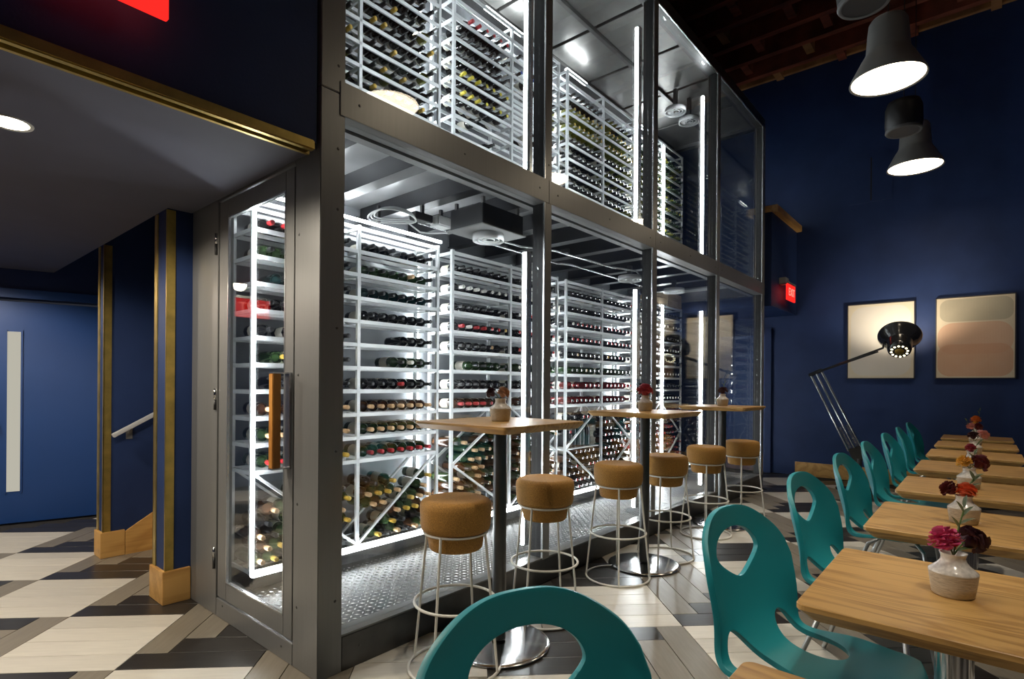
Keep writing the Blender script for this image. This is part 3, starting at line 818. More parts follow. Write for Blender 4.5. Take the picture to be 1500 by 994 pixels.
# ---------------------------------------------------------------- services under the mid floor
fb = thing('cooling_unit', 'dark box cooling unit hung under the wine room mid floor', 'cooling unit', (2.52, 2.40, 2.315))
part('housing', MB().box(.01, .41, .01, .31, .008, .14), black_p, fb, bevel=.004); part('bottom_plate', MB().box(-.005, .425, -.005, .325, .0, .008), steel, fb, bevel=.002)
part('hanger', MB().box(.03, .05, .03, .05, .14, .19).box(.37, .39, .03, .05, .14, .19).box(.03, .05, .27, .29, .14, .19).box(.37, .39, .27, .29, .14, .19), steel, fb)
def fan(par, c, r):
    g = MB()
    for q in (1, .72, .4): g.tube([(c[0] + r * q * math.cos(2 * PI * k / 20), c[1] + r * q * math.sin(2 * PI * k / 20), c[2]) for k in range(20)], .005, 6, True)
    part('fan_guard', g, plastic_clear, par)
    bl = MB()
    for k in range(5):
        a = 2 * PI * k / 5
        bl.add([(c[0] + .02 * math.cos(a), c[1] + .02 * math.sin(a), c[2] + .012), (c[0] + r * .9 * math.cos(a - .3), c[1] + r * .9 * math.sin(a - .3), c[2] + .006),
                (c[0] + r * .95 * math.cos(a + .35), c[1] + r * .95 * math.sin(a + .35), c[2] + .022), (c[0] + .05 * math.cos(a + .6), c[1] + .05 * math.sin(a + .6), c[2] + .02)], [(0, 1, 2, 3)])
    part('fan_blades', bl, plastic_clear, par)
    part('fan_ring', MB().lathe([(r, -.012), (r * 1.06, -.012), (r * 1.06, .035), (r, .035), (r, -.012)], 24, c), plastic_clear, par)
fan(fb, (.21, .15, -.035), .10)
for i, (x, y, z, lab) in enumerate(((5.0, 2.72, 2.37, 'round white fan under the mid floor of the third bay'), (6.0, 2.70, 2.38, 'round white fan under the mid floor above the crates'),
                     (6.05, 2.72, 4.46, 'round white fan under the upper roof, left of a pair'), (6.34, 2.68, 4.44, 'round white fan under the upper roof, right of a pair'))):
    f_ = thing('ceiling_fan', lab, 'fan', (x, y, z), 0, 'small round fans in the wine room')
    fan(f_, (0, 0, 0), .11)
    part('hanger', B(-.02, .02, -.02, .02, .03, (2.51 if z < 3 else 4.72) - z), steel_d, f_)
cc = thing('cable_coil', 'white cable coiled under the wine room mid floor beside the drivers', 'cable', (2.26, 2.98, 2.40))
cm2 = MB()
for q in range(3):
    cm2.tube([((.155 - .012 * q) * math.cos(2 * PI * k / 28) + .01 * q, (.155 - .012 * q) * math.sin(2 * PI * k / 28), .012 * q + .01 * math.sin(2 * PI * k / 14)) for k in range(28)], .006, 6, True)
part('loop', cm2, plastic_clear, cc)
part('lead', MB().tube([(.14, -.02, .02), (.25, -.10, .0), (.36, -.10, .03), (.5, -.2, .02)], .006, 6).tube([(.14, .04, .02), (.27, .04, -.03), (.40, .10, .0), (.6, .12, .05)], .006, 6), plastic_clear, cc)
part('hook', B(-.01, .01, .14, .16, .0, .11), steel_d, cc)
dv = thing('light_driver', 'pair of small electrical driver boxes under the mid floor beside the cable coil', 'driver box', (2.36, 2.86, 2.40))
part('box', B(0, .15, 0, .07, 0, .05), black_p, dv, bevel=.004); part('junction_box', B(.17, .30, -.03, .06, -.01, .06), plastic_clear, dv, bevel=.008)
part('bracket', B(.07, .09, .02, .04, .05, .11).box(.22, .24, 0, .02, .06, .11), steel_d, dv)
cn = thing('conduit', 'thin bright conduit pipes bent under the wine room mid floor', 'conduit', (3.1, 2.5, 2.47))
part('pipe', MB().tube([(0, .5, 0), (.5, .48, 0), (.7, .35, 0), (1.7, .30, 0), (1.9, .15, -.02), (1.95, .12, -.07)], .009, 8), bead_m, cn)
part('pipe', MB().tube([(-.5, .62, 0), (1.2, .62, 0), (1.35, .55, 0), (2.8, .55, 0)], .009, 8), bead_m, cn)
part('clip', B(.9, .93, .28, .36, 0, .035).box(.4, .43, .57, .65, 0, .035), steel_d, cn)

# ================================================================== BAR TABLES AND STOOLS
def rounded_rect(w_, d_, r, n=5):
    P = []
    for cx, cy, a0 in ((w_ - r, d_ - r, 0), (-w_ + r, d_ - r, PI / 2), (-w_ + r, -d_ + r, PI), (w_ - r, -d_ + r, 3 * PI / 2)):
        for k in range(n + 1):
            a = a0 + PI / 2 * k / n; P.append((cx + r * math.cos(a), cy + r * math.sin(a)))
    return P
def tabletop(w_, d_, z0, z1, r=.02, under=.02):
    mb = MB(); t = z1 - z0
    lv = [(0.002, z1), (0, z1 - .002), (0, z0 + t * .68), (under, z0)]
    rings = [[(x * (1 - q / w_), y * (1 - q / d_), z) for x, y in rounded_rect(w_, d_, r)] for q, z in lv]
    n = len(rings[0]); vs = [p for g in rings for p in g]; fs = [tuple(range(n)), tuple(range(4 * n - 1, 3 * n - 1, -1))]
    for i in range(3):
        for k in range(n): fs.append((i * n + k, (i + 1) * n + k, (i + 1) * n + (k + 1) % n, i * n + (k + 1) % n))
    return mb.add(vs, fs)
bt_lab = ['square oak topped bar table nearest the camera, before the first glass bay', 'middle oak topped bar table between the third and fourth stools', 'farthest oak topped bar table, by the end of the glass wall']
BT = [(2.08, 1.85), (3.70, 1.88), (5.27, 1.88)]
for i, (x, y) in enumerate(BT):
    if i == 0:
        b0 = t = thing('bar_table', bt_lab[0], 'table', (x, y, 0), 0, 'bar tables along the glass')
        part('tabletop', tabletop(.305, .305, 1.085, 1.12, .02), oak, t)
        part('pole', MB().lathe([(.034, .03), (.034, 1.08)], 24), steel_d, t)
        part('base_disc', MB().lathe([(.0001, .020), (.05, .020), (.235, .016), (.255, .011), (.258, .006), (.25, .004)], 48), chrome, t)
        part('foot_pad', MB().lathe([(.022, .0), (.022, .006)], 12, (.2, 0, 0)).lathe([(.022, .0), (.022, .006)], 12, (-.1, .17, 0)).lathe([(.022, .0), (.022, .006)], 12, (-.1, -.17, 0)), black_p, t)
        part('top_plate', B(-.12, .12, -.12, .12, 1.078, 1.085), black_p, t)
    else:
        dup(b0, (x, y, 0), 0, bt_lab[i])
st_lab = ['cork bar stool nearest the camera, left of the first bar table', 'second cork bar stool, right of the first bar table', 'third cork bar stool, left of the middle bar table',
          'fourth cork bar stool, right of the middle bar table', 'fifth cork bar stool, left of the farthest bar table', 'farthest cork bar stool, last by the glass wall end']
STO = [(1.785, 1.86), (2.515, 1.895), (3.345, 1.895), (3.995, 1.855), (4.835, 1.865), (5.575, 1.80)]
for i, (x, y) in enumerate(STO):
    if i == 0:
        s0 = t = thing('bar_stool', st_lab[0], 'bar stool', (x, y, 0), .35, 'cork bar stools')
        part('seat', MB().lathe([(.0001, .772), (.10, .772), (.135, .777), (.153, .770), (.163, .758), (.166, .735), (.162, .66), (.156, .638), (.145, .632), (.0001, .632)], 40), cork, t)
        part('seat_plug', MB().lathe([(.132, .632), (.130, .60), (.124, .556), (.117, .548), (.0001, .547)], 40), cork, t)
        def ring(r, z, rad): return MB().tube([(r * math.cos(2 * PI * k / 36), r * math.sin(2 * PI * k / 36), z) for k in range(36)], rad, 8, True)
        part('seat_ring', ring(.146, .625, .006), white_wire, t)
        part('foot_ring', ring(.188, .305, .0065), white_wire, t)
        part('base_ring', ring(.213, .007, .007), white_wire, t)
        for k in range(4):
            a = PI / 2 * k
            part('leg', MB().tube([(.148 * math.cos(a), .148 * math.sin(a), .628), (.213 * math.cos(a), .213 * math.sin(a), .007)], .0062, 8), white_wire, t)
    else:
        dup(s0, (x, y, 0), [0, .15, .55, .2, .4, .3][i], st_lab[i])

# ================================================================== DINING ROW
TX0, TSP, TY = 1.87, 1.035, .06
tables = [TX0 + TSP * k for k in range(-1, 7)]
tl = ['oak dining table at the bottom edge, nearest the camera', 'oak dining table with the pink and burgundy flowers', 'oak dining table with the coral flower', 'oak dining table with the yellow and dark red flowers',
      'fifth oak dining table from the front, with a small pink flower', 'sixth oak dining table from the front of the row', 'seventh oak dining table from the front, last but one', 'last oak dining table, by the far wall']
for i, x in enumerate(tables):
    if i == 0:
        d0 = t = thing('dining_table', tl[0], 'table', (x, TY, 0), 0, 'row of oak dining tables')
        part('tabletop', tabletop(.325, .305, .706, .75, .022, .03), oak, t)
        part('pole', MB().lathe([(.038, .02), (.038, .698)], 24), chrome, t)
        part('base_disc', MB().lathe([(.0001, .022), (.05, .022), (.235, .014), (.25, .008), (.245, .0)], 40), steel_d, t)
        part('top_plate', B(-.14, .14, -.14, .14, .697, .706), black_p, t)
    else: dup(d0, (x, TY, 0), 0, tl[i])

# ---- chair shell
PROF = [(-.300, .892), (-.286, .80), (-.264, .70), (-.234, .60), (-.198, .525), (-.145, .472), (-.07, .447), (.03, .437), (.11, .442), (.18, .453), (.225, .452), (.25, .435)]
def crom(P, t):
    n = len(P) - 1; t = max(0, min(.99999, t)) * n; i = int(t); f = t - i
    p0, p1, p2, p3 = P[max(i - 1, 0)], P[i], P[i + 1], P[min(i + 2, n)]
    return tuple(.5 * ((2 * b) + (-a + c) * f + (2 * a - 5 * b + 4 * c - d) * f * f + (-a + 3 * b - 3 * c + d) * f ** 3) for a, b, c, d in zip(p0, p1, p2, p3))
FINE = [crom(PROF, i / 400) for i in range(401)]
ARC = [0]
for i in range(400): ARC.append(ARC[-1] + math.hypot(FINE[i + 1][0] - FINE[i][0], FINE[i + 1][1] - FINE[i][1]))
LA = ARC[-1]
def prof(s):
    s = max(0, min(LA, s)); lo, hi = 0, 400
    while hi - lo > 1:
        m = (lo + hi) // 2
        if ARC[m] <= s: lo = m
        else: hi = m
    f = (s - ARC[lo]) / max(1e-9, ARC[hi] - ARC[lo])
    return tuple(a + (b - a) * f for a, b in zip(FINE[lo], FINE[hi]))
WID = [(0, .222), (.1, .246), (.2, .252), (.3, .250), (.4, .250), (.5, .258), (.62, .262), (.75, .245), (.9, .20), (1.2, .18)]
def wid(s):
    for (a, wa), (b, wb) in zip(WID, WID[1:]):
        if s <= b:
            f = (s - a) / (b - a); f = f * f * (3 - 2 * f); return wa + (wb - wa) * f
    return WID[-1][1]
def cpoint(x, s):
    y, z = prof(s); u = x / wid(s); u2 = min(1.3, u * u)
    g = math.exp(-((s - .45) / .11) ** 2); g2 = math.exp(-((s - .66) / .15) ** 2)
    back = 1 / (1 + math.exp((s - .40) / .05))
    y += back * (.012 * u2 + .050 * u2 * u2) - .028 * g * u2; z += u2 * (.010 * (1 - back) - .022 * g) + .035 * g2 * abs(u) ** 3
    return (x * (1 - .06 * g2 * u2), y, z)
def hole_top(th):   # returns offset (dx, ds) at angle
    return .130 * math.cos(th) * (1 - .50 * max(0, math.sin(th)) ** 1.3), .082 * math.sin(th)
def hole_side(th):
    return .072 * math.cos(th) * (1 + .06 * math.sin(th)), .135 * math.sin(th)
HOLES = [((0, .150), hole_top), ((.150, .503), hole_side), ((-.150, .503), hole_side)]
def radial(fn):
    pts = [fn(2 * PI * k / 360) for k in range(360)]
    tab = sorted((math.atan2(b, a), math.hypot(a, b)) for a, b in pts)
    return tab
import bisect
HT = [(c, radial(fn)) for c, fn in HOLES]
def rad_at(tab, a):
    ks = bisect.bisect_left(tab, (a, 0)); p = tab[ks % len(tab)]; q = tab[ks - 1]
    da = (p[0] - q[0]) % (2 * PI)
    if da < 1e-9: return p[1]
    f = ((a - q[0]) % (2 * PI)) / da
    return q[1] + (p[1] - q[1]) * f
def chair_shell():
    NU, NV = 60, 110
    flat = []
    for j in range(NV + 1):
        for i in range(NU + 1):
            u = -1 + 2 * i / NU
            s0 = .185 * (1 - math.sqrt(max(0, 1 - abs(u) ** 2.5))); s1 = LA - .06 * abs(u) ** 3
            s = s0 + (s1 - s0) * j / NV
            flat.append([u * wid(s), s])
    faces = [(j * (NU + 1) + i, j * (NU + 1) + i + 1, (j + 1) * (NU + 1) + i + 1, (j + 1) * (NU + 1) + i) for j in range(NV) for i in range(NU)]
    inside = [0] * len(flat)
    for h, (c, tab) in enumerate(HT):
        for k, (x, s) in enumerate(flat):
            dx, ds = x - c[0], s - c[1]; r = math.hypot(dx, ds)
            if r < .2 and r < rad_at(tab, math.atan2(ds, dx)): inside[k] = h + 1
    keep = [f for f in faces if sum(1 for k in f if inside[k]) < 3]
    used = {k for f in keep for k in f}
    cnt_ = {}
    for f in keep:
        for a, b in zip(f, f[1:] + f[:1]):
            e = (min(a, b), max(a, b)); cnt_[e] = cnt_.get(e, 0) + 1
    bnd = {k for e, n in cnt_.items() if n == 1 for k in e}
    for k in used:
        near_h = None
        for h, (c, tab) in enumerate(HT):
            dx, ds = flat[k][0] - c[0], flat[k][1] - c[1]; r = math.hypot(dx, ds); a = math.atan2(ds, dx)
            R = rad_at(tab, a)
            if inside[k] == h + 1 or (k in bnd and r < R + .012):
                flat[k] = [c[0] + R * math.cos(a), c[1] + R * math.sin(a)]; break
    idx = {k: n for n, k in enumerate(sorted(used))}
    mb = MB(); mb.add([cpoint(*flat[k]) for k in sorted(used)], [tuple(idx[k] for k in f)[::-1] for f in keep], True)
    return mb
shell_me = chair_shell().mesh('shell', teal)
ch_lab = ['turquoise plastic chair nearest the camera, its back at the bottom edge', 'turquoise plastic chair at the table with the pink flower', 'turquoise plastic chair at the table with the coral flower',
          'turquoise plastic chair at the fourth table, with yellow flowers', 'fifth turquoise plastic chair from the front of the row', 'sixth turquoise plastic chair from the front of the row',
          'seventh turquoise plastic chair, last but one before the far wall', 'last turquoise plastic chair, next to the far wall']
for i, x in enumerate(tables):
    if i == 0:
        c0 = t = thing('dining_chair', ch_lab[0], 'chair', (x - .10, .43, 0), PI - .42, 'row of turquoise chairs')
        s = obj('shell', shell_me, t)
        so_ = s.modifiers.new('solid', 'SOLIDIFY'); so_.thickness = .018; so_.offset = 0
        bv = s.modifiers.new('bevel', 'BEVEL'); bv.width = .005; bv.segments = 2; bv.limit_method = 'ANGLE'; bv.angle_limit = math.radians(50)
        for sx_ in (-1, 1):
            part('leg', MB().tube([(sx_ * .10, .12, .432), (sx_ * .165, .165, .40), (sx_ * .215, .215, .007)], .0105, 10), leg_grey, t)
            part('leg', MB().tube([(sx_ * .09, -.05, .432), (sx_ * .15, -.10, .40), (sx_ * .205, -.245, .007)], .0105, 10), leg_grey, t)
        part('leg_frame', MB().tube([(-.10, .12, .425), (.10, .12, .425)], .009, 8), leg_grey, t); part('leg_frame', MB().tube([(-.09, -.05, .428), (.09, -.05, .428)], .009, 8), leg_grey, t)
    else: dup(c0, (x + [0, .0, -.02, -.02, -.03, -.02, -.02, -.02][i], [0, .375, .385, .39, .395, .39, .39, .39][i], 0), PI - [0, .20, .13, .10, .05, .09, .02, .08][i], ch_lab[i])

# ================================================================== VASES AND FLOWERS
VP = [(.0001, 0), (.042, 0), (.0465, .004), (.0505, .030), (.0545, .062)]
VG = [(.0545, .062), (.0542, .065), (.046, .072), (.035, .082), (.0285, .091), (.0265, .100), (.029, .109), (.031, .113), (.027, .112), (.023, .104), (.0001, .100)]
v_body = MB().lathe(VP, 32).mesh('vase_body', stoneware); v_neck = MB().lathe(VG, 32).mesh('vase_neck', glaze)
def vase(loc, label, sc=1.0, group='small stoneware vases'):
    t = thing('flower_vase', label, 'vase', loc, 0, group); t.scale = (sc, sc, sc)
    obj('body', v_body, t); obj('neck', v_neck, t)
    return t
FM = {}
for nm, c in (('pink', (.62, .07, .20)), ('burgundy', (.045, .004, .012)), ('coral', (.75, .14, .05)), ('yellow', (.75, .42, .06)), ('dark red', (.12, .008, .012)), ('pale pink', (.70, .30, .26)),
              ('orange', (.78, .22, .03)), ('rose', (.42, .05, .08)), ('cream', (.62, .50, .33)), ('dusty peach', (.50, .27, .15))):
    FM[nm] = mat('petal_' + nm.replace(' ', '_'), c, .6, noise=.25, nscale=40)
stem_m = mat('stem_green', (.10, .16, .035), .55, noise=.25, nscale=30); leaf_m = mat('leaf_green', (.07, .095, .03), .5, noise=.3, nscale=30)
def bloom_mesh(nm, R, seed):
    rnd = random.Random(seed); mb = MB(); N = 46
    for k in range(N):
        zz = 1 - (k + .5) / N * 1.25; rr = math.sqrt(max(0, 1 - zz * zz)); ph = k * 2.39996
        n = Vector((rr * math.cos(ph), rr * math.sin(ph), zz)); u = n.cross(Vector((.3, .2, 1))).normalized(); v = n.cross(u)
        c = n * R * (.62 + .2 * rnd.random()); sz = R * (.42 + .15 * rnd.random())
        tw = rnd.uniform(-.5, .5)
        vs = []
        for a in (-1, 0, 1):
            for b in (0, .55, 1.0):
                wv = sz * (.55 + .45 * math.sin(b * 2.2)) * a * .75
                p = c + u * (wv * math.cos(tw)) + v * (wv * math.sin(tw)) + n * (b * sz * .75) + (v * math.cos(tw) - u * math.sin(tw)) * sz * (.15 * math.sin(3 * b + a)) - n * abs(a) * sz * .12 + n * rnd.uniform(-.05, .05) * R
                vs.append(p)
        mb.add(vs, [(0, 1, 4, 3), (1, 2, 5, 4), (3, 4, 7, 6), (4, 5, 8, 7)], True)
    mb.lathe([(R * .1, -R * .75), (R * .45, -R * .5), (R * .62, -R * .1), (R * .66, R * .25), (R * .45, R * .55), (.0001, R * .68)], 12)
    return mb.mesh('bloom', FM[nm])
def leaf_mb(mb, base, d, L, W, sag=.2):
    base = Vector(base); d = Vector(d).normalized(); s = d.cross(Vector((0, 0, 1)))
    if s.length < .1: s = Vector((1, 0, 0))
    s.normalize(); n = s.cross(d)
    vs = []; fs = []
    for i in range(6):
        t = i / 5; w_ = 1.5 * W * math.sin(PI * min(1, .06 + t * .94)) ** .8 * (1 - .25 * t)
        c = base + d * L * t - Vector((0, 0, 1)) * sag * L * t * t
        vs += [c - s * w_ / 2 + n * w_ * .15, c, c + s * w_ / 2 + n * w_ * .15]
    for i in range(5):
        for j in range(2): fs.append((i * 3 + j, i * 3 + j + 1, (i + 1) * 3 + j + 1, (i + 1) * 3 + j))
    mb.add(vs, fs, True)
def flower(vloc, label, nm, head, R, leaves=(), sc=1.0):
    """head is relative to the middle of the vase mouth"""
    t = thing('cut_flower', label, 'flower', (vloc[0], vloc[1], vloc[2] + .104 * sc), 0, 'cut flowers in the vases')
    h = Vector(head); 
    part('stem', MB().tube([(0, 0, -.0), h * .5 + Vector((0, 0, .012)), h * .92], .0022, 6), stem_m, t)
    if nm:
        b = obj('bloom', bloom_mesh(nm, R, sum(map(ord, label)) % 997), t, h)
        b.rotation_euler = Vector((0, 0, 1)).rotation_difference((h + Vector((0, 0, .02))).normalized()).to_euler()
    for (f, d, L, W) in leaves:
        mb = MB(); leaf_mb(mb, h * f, d, L, W); part('leaf', mb, leaf_m, t)
    return t
CAMR = Vector((sy_, -cy_, 0)); CAMF = Vector((cy_, sy_, 0))
def off(r, u, f=0): v = CAMR * r + CAMF * f; return (v.x, v.y, u)
TZ = .75
vl = [None, 'white glazed vase with pink and burgundy flowers', 'white glazed vase holding the coral flower', 'white glazed vase with yellow and dark red flowers', 'small vase on the fifth dining table', 'small vase on the sixth dining table', 'small vase on the seventh dining table', 'small vase on the last dining table by the far wall']
for i in range(1, 8):
    x = tables[i] + .02; v = (x, TY, TZ)
    vase(v, vl[i], 1.0)
    if i == 1:
        flower(v, 'bright pink ruffled flower leaning left in the nearest dining vase', 'pink', off(-.022, .040), .036, [(.3, off(.02, .06), .06, .014)])
        flower(v, 'almost black burgundy flower leaning right in the nearest dining vase', 'burgundy', off(.062, .036, .02), .036, [(.3, off(.05, .02), .05, .014)])
        flower(v, 'thin green leafy sprig rising from the nearest dining vase', None, off(.045, .125, .02), 0, [(.55, off(-.03, .06), .05, .011), (.65, off(.05, .03), .05, .011), (.8, off(.04, .05), .05, .012), (.9, off(-.03, .06), .045, .010), (.99, off(.01, .06), .045, .011)])
    elif i == 2:
        flower(v, 'coral orange round flower in the second dining vase', 'coral', off(.008, .022), .036)
        flower(v, 'dark red flower behind the coral flower', 'dark red', off(-.035, .028, .03), .032)
        flower(v, 'green leafy sprig leaning right behind the coral flower', None, off(.07, .08, .03), 0, [(.5, off(.06, .03), .06, .015), (.7, off(.05, .06), .06, .015), (.85, off(-.02, .06), .055, .016), (.97, off(.05, .03), .05, .014)])
    elif i == 3:
        flower(v, 'yellow flower leaning left in the third dining vase', 'yellow', off(-.025, .04), .034, [(.4, off(-.05, .01), .05, .012)])
        flower(v, 'dark red wide flower leaning right in the third dining vase', 'dark red', off(.055, .035), .042, [(.5, off(.06, -.01), .06, .013)])
        flower(v, 'pale green twig in the third dining vase', None, off(.05, .09, .02), 0, [(.5, off(.05, .05), .05, .012), (.9, off(.02, .05), .05, .012), (.7, off(-.04, .05), .05, .012)])
    elif i == 4:
        flower(v, 'rose coloured flower in the vase on the fifth table', 'rose', off(-.01, .03), .032)
        flower(v, 'dry twig with leaves in the vase on the fifth table', None, off(.06, .09), 0, [(.6, off(.03, .05), .05, .012), (.8, off(.04, .04), .05, .012), (.97, off(0, .05), .05, .012)])
    elif i == 5:
        flower(v, 'almost black flower in the vase on the sixth table', 'burgundy', off(-.01, .05), .036)
        flower(v, 'pale pink flower leaning right in the vase on the sixth table', 'pale pink', off(.07, .06), .040)
    elif i == 6:
        flower(v, 'pale pink flower leaning left in the vase on the seventh table', 'pale pink', off(-.045, .075), .036)
        flower(v, 'dark red flower in the vase on the seventh table', 'dark red', off(.02, .07), .040)
        flower(v, 'green sprig leaning left in the vase on the seventh table', None, off(-.09, .13), 0, [(.7, off(-.04, .03), .05, .014), (.97, off(-.02, .04), .05, .014)])
    else:
        flower(v, 'orange flower in the vase on the last table', 'orange', off(-.01, .09), .048)
        flower(v, 'yellow flower under the orange one on the last table', 'yellow', off(-.03, .045, -.02), .036)
        flower(v, 'thin dry grass stalk in the vase on the last table', None, off(.035, .20), 0, [(.8, off(-.02, .06), .06, .012), (.97, off(.01, .06), .05, .012)])
bz = 1.12
for i, (x, y) in enumerate(BT):
    v = (x - .0 , y + .0, bz)
    vase(v, ['speckled vase on the nearest bar table', 'speckled vase on the middle bar table', 'speckled vase on the farthest bar table'][i], 1.0, 'vases on the bar tables')
    if i == 0:
        flower(v, 'dusty peach flower on the nearest bar table', 'dusty peach', off(.012, .035), .030)
        flower(v, 'dark burgundy flower leaning left on the nearest bar table', 'burgundy', off(-.045, .035), .026)
    elif i == 1:
        flower(v, 'rose brown round flower on the middle bar table', 'rose', off(.0, .040), .052)
        flower(v, 'grey leafy twig leaning left on the middle bar table', None, off(-.12, .045), 0, [(.6, off(-.04, .03), .05, .012), (.8, off(-.05, -.01), .05, .012), (.97, off(-.04, .03), .05, .012)])
    else:
        flower(v, 'dark burgundy flower on the farthest bar table', 'burgundy', off(.0, .035), .040)
        flower(v, 'pale green sprig on the farthest bar table', None, off(.02, .12), 0, [(.7, off(-.03, .05), .05, .012), (.85, off(.03, .05), .05, .012), (.97, off(0, .05), .05, .012)])

# ================================================================== PENDANTS AND SPEAKERS
PY = .585
pl_ = ['grey bell pendant lamp above the camera, reflected in the glass', 'large grey bell pendant lamp with lit white underside, nearer of two', 'smaller looking grey bell pendant lamp below the speaker, farther of two', 'grey bell pendant lamp at the near end of the row']
PX = [2.93, 5.18, 7.42]
for i, x in enumerate(PX):
    if i == 0:
        p0 = t = thing('pendant_lamp', pl_[0], 'lamp', (x, PY, 3.70), 0, 'bell pendants in a row')
        part('shade', MB().lathe([(.244, .012), (.256, .0), (.260, .004), (.255, .022), (.182, .165), (.158, .205), (.148, .23), (.138, .38), (.130, .45), (.115, .475), (.03, .485)], 48), shade_grey, t)
        part('diffuser', MB().disc(.244, 48, (0, 0, .012), (0, 0, -1)), pend_m, t)
        part('cap', MB().lathe([(.036, .48), (.036, .505), (.02, .52), (.006, .525)], 20), brass, t)
        part('cord', MB().tube([(0, 0, .52), (0, 0, ZC - 3.70)], .004, 6), black_p, t)
    else: dup(p0, (x, PY, 3.70), 0, pl_[i])
sp_l = ['black cylinder speaker hanging at the top edge before the nearer pendant', 'black cylinder speaker hanging between the two pendants']
for i, x in enumerate((4.05, 6.30)):
    if i == 0:
        s1 = t = thing('pendant_speaker', sp_l[0], 'speaker', (x, PY, 3.69), 0, 'hanging speakers')
        part('cabinet', MB().lathe([(.138, .012), (.142, .02), (.150, .08), (.146, .23), (.128, .28), (.09, .295), (.0001, .30)], 36), black_p, t)
        part('trim_ring', MB().lathe([(.122, .006), (.140, .0), (.147, .012), (.144, .03)], 36), dark_trim, t)
        part('grille', MB().disc(.124, 36, (0, 0, .008), (0, 0, -1)), black_p, t)
        part('cord', MB().tube([(.0, 0, .30), (0, 0, ZC - 3.69)], .004, 6), black_p, t)
    else: dup(s1, (x, PY, 3.69), 0, sp_l[i])

# fill spotlights added out of view to brighten room and paintings
for i, (x, y, tx, ty) in enumerate(((2.1, 1.15, 2.1, 1.4), (3.8, 1.15, 3.8, 1.4), (5.4, 1.15, 5.4, 1.4), (2.4, -1.2, 3.2, .1), (.2, -.9, 1.3, .3), (4.6, -1.2, 6.0, .4), (5.6, -1.3, 9.0, .60))):
    t = thing('fill_spotlight', 'black fill spotlight added out of view, %s of seven over the room' % ORD[i + 1], 'lamp', (x, y, 6.0), 0, 'added fill spotlights')
    dvec = Vector((tx - x, ty - y, (.8 if tx < 8 else 1.9) - 6.0)).normalized()
    part('can', MB().lathe([(.0001, 0), (.05, 0), (.055, .16), (.048, .16), (.045, .12)], 20, axis=dvec), black_p, t)
    part('lens', MB().disc(.045, 20, dvec * .125, dvec), down_m, t)
    part('stem', MB().tube([(0, 0, 0), (0, 0, ZC - 6.0)], .01, 8), black_p, t)
    ll = bpy.data.lights.new('fill_beam', 'SPOT'); ll.energy = FILL_W * (1, 1, 1, 1.6, 1.6, 1.5, 2.6)[i]; ll.color = (1.0, .90, .74); ll.spot_size = math.radians(38 if i < 6 else 21); ll.spot_blend = .8; ll.shadow_soft_size = .06
    lo = bpy.data.objects.new('beam', ll); COL.objects.link(lo); lo.parent = t; lo.location = dvec * .165
    lo.rotation_euler = Vector((0, 0, -1)).rotation_difference(dvec).to_euler()

# ================================================================== PAINTINGS
g1 = paintmat('painting_grey', (.64, .57, .43), [(0, .0, .345, .475, .16, (.62, .59, .54))])
g2 = paintmat('painting_peach', (.62, .54, .40), [(-.01, .345, .355, .145, .10, (.40, .355, .26)), (0, -.01, .365, .20, .16, (.60, .37, .25)), (0, -.285, .365, .205, .13, (.57, .33, .21))])
for i, (yc, zc, mt, lab) in enumerate(((1.078, 1.94, g1, 'square abstract canvas with pale grey block, behind the arm lamp'), (.095, 1.94, g2, 'square abstract canvas with peach and olive blocks, right of the lamp'))):
    t = thing('painting', lab, 'painting', (XF, yc, zc), 0, 'abstract paintings on the far wall')
    W = .385
    part('canvas', B(-.052, -.012, -W + .012, W - .012, -.515 + .012, .515 - .012), mt, t)
    part('frame', MB().box(-.056, -.001, -W, -W + .010, -.515, .515).box(-.056, -.001, W - .010, W, -.515, .515).box(-.056, -.001, -W, W, -.515, -.505).box(-.056, -.001, -W, W, .505, .515), canvas_edge, t)

# ================================================================== ARM LAMP
LX = 8.2
al = thing('floor_lamp', 'giant black and steel spring arm floor lamp before the paintings', 'lamp', (LX, 1.20, 0))
def L_(x, y, z): return Vector((x - LX, y - 1.20, z))
part('base', MB().lathe([(.0001, .05), (.06, .05), (.24, .03), (.26, .015), (.26, 0)], 40), lamp_black, al)
part('column', MB().tube([(0, 0, .04), (0, 0, .40)], .03, 14), steel_d, al)
piv = L_(LX, 1.205, .43); elb = L_(LX, 1.70, 1.495)
d = (elb - piv).normalized(); nrm = Vector((0, d.z, -d.y))
part('pivot_plate', MB().bar(piv - d * .06, piv + d * .12, .03, .15, nrm), lamp_black, al, bevel=.006)
for k, (o_, r_) in enumerate(((-.075, .014), (0, .012), (.075, .014))):
    part('arm_rod', MB().tube([piv + nrm * o_ * 1.0 + d * .1, elb + nrm * o_ * .9], r_, 10), chrome, al)
for o_ in (-.04, .04):
    N = 90; a = piv + nrm * o_ + d * .12
    part('spring', MB().tube([a + d * (.30 * k / N) + (nrm * math.cos(k * 1.1) + Vector((1, 0, 0)) * math.sin(k * 1.1)) * .018 for k in range(N)], .003, 5), chrome, al)
part('elbow', MB().bar(elb - nrm * .09, elb + nrm * .09, .035, .05, d), lamp_black, al, bevel=.008)
axis = Vector((.73, .07, .68)).normalized()
rim = L_(8.33, .80, 1.945)
capend = rim - axis * .30
joint = capend + Vector((0, .165, .05))
part('upper_arm', MB().tube([elb + nrm * -.03 + Vector((0, 0, .0)), joint], .013, 10).tube([elb + nrm * .05, joint + Vector((0, .05, -.045))], .009, 8), lamp_black, al)
part('yoke', MB().tube([joint, joint + axis * .08 + Vector((0, -.0, .0)), capend + axis * .18 + Vector((0, .155, 0))], .011, 8), lamp_black, al)
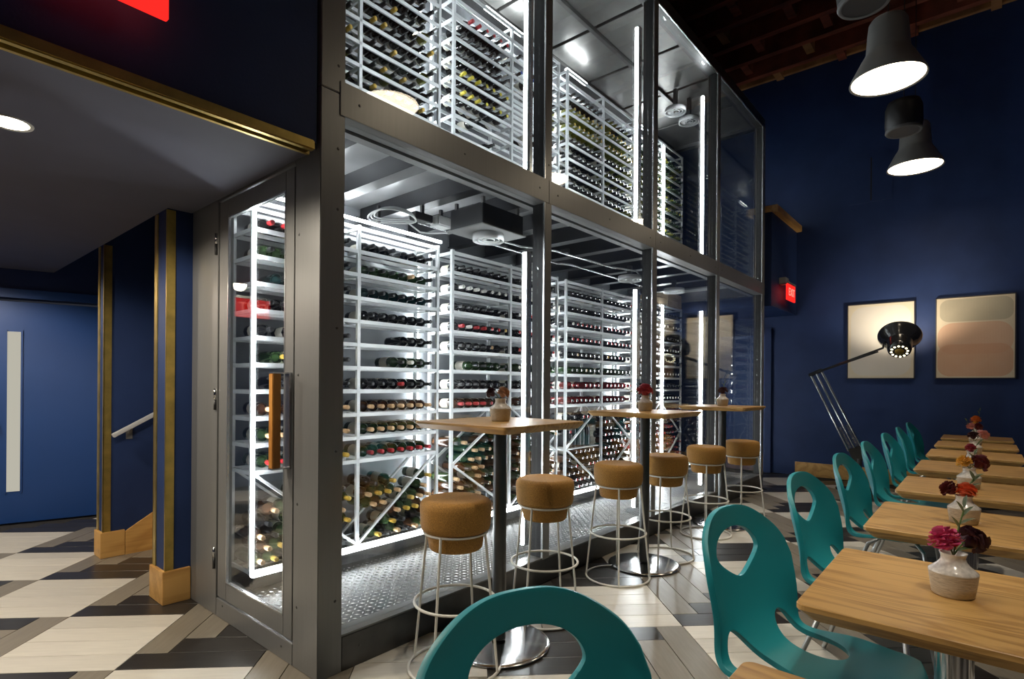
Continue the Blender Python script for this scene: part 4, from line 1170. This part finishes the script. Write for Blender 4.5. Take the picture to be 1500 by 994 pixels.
part('shade', MB().lathe([(.226, .0), (.232, -.004), (.228, -.012), (.185, -.075), (.138, -.115), (.130, -.13), (.128, -.235), (.12, -.275), (.098, -.297), (.0001, -.300)], 48, rim, axis)
     .lathe([(.226, .0), (.181, -.068), (.132, -.108), (.0001, -.118)], 48, rim, axis), lamp_black, al)
A = Vector((0, 0, 1)).rotation_difference(axis).to_matrix()
for k in range(12):
    a = 2 * PI * k / 12
    part('vent_hole', MB().disc(.0125, 10, rim + A @ Vector((.082 * math.cos(a), .082 * math.sin(a), -.3012)), -axis), vent_m, al)
part('cap_badge', MB().lathe([(.0001, .004), (.042, .003), (.048, 0)], 20, rim - axis * .302, -axis), brass, al)
part('bulb', MB().lathe([(.0001, -.03), (.035, -.04), (.045, -.07), (.035, -.10), (.02, -.117)], 20, rim, axis), emis('warm_bulb', (1, .86, .65), 6.0), al)
sl_ = bpy.data.lights.new('arm_lamp_bulb', 'SPOT'); sl_.energy = LAMP_BULB; sl_.color = (1, .87, .68); sl_.spot_size = math.radians(130); sl_.spot_blend = .6; sl_.shadow_soft_size = .05
slo = bpy.data.objects.new('arm_lamp_bulb', sl_); COL.objects.link(slo); slo.parent = al
slo.location = rim + axis * .0 - axis * .02
slo.rotation_euler = Vector((0, 0, -1)).rotation_difference(axis).to_euler()

# ================================================================== EXIT SIGNS
tm = textmesh('EXIT', .15, .002)
def exit_sign(label, loc, rz, w_, h_, hang=0, canopy=None):
    t = thing('exit_sign', label, 'exit sign', loc, rz, 'red exit signs')
    part('face', B(-w_ / 2, w_ / 2, -.012, .012, -h_ / 2, h_ / 2), exit_face, t, bevel=.003)
    for s in (-1, 1):
        me = tm.copy(); me.materials.clear(); me.materials.append(exit_txt)
        o = obj('lettering', me, t, (0, s * .0135, 0)); o.rotation_euler = (PI / 2, 0, 0 if s < 0 else PI)
        sc = min(1, w_ / .36, h_ / .2); o.scale = (sc, sc, 1)
    part('housing', B(-w_ / 2 - .004, w_ / 2 + .004, -.02, .02, h_ / 2, h_ / 2 + .03), grey_p, t, bevel=.004)
    if hang: part('stem', B(-.012, .012, -.012, .012, h_ / 2 + .03, h_ / 2 + hang), grey_p, t)
    if canopy: part('canopy', MB().box(*canopy), grey_p, t, bevel=.006)
    return t
exit_sign('red lit exit sign on the dark wall above the corridor, at the top edge', (.50, 2.12, 2.635), 0, .33, .21, canopy=(-.06, .06, .02, .095, .06, .16))
exit_sign('red lit exit sign on the soffit at the end of the glass wall', (8.31, 2.04, 2.60), 0, .40, .22, canopy=(-.24, -.10, .0, .09, .10, .19))
exit_sign('red lit exit sign hanging in the corridor, reflected in the wine room door', (-.13, 6.05, 2.11), 0, .36, .2, hang=.115)
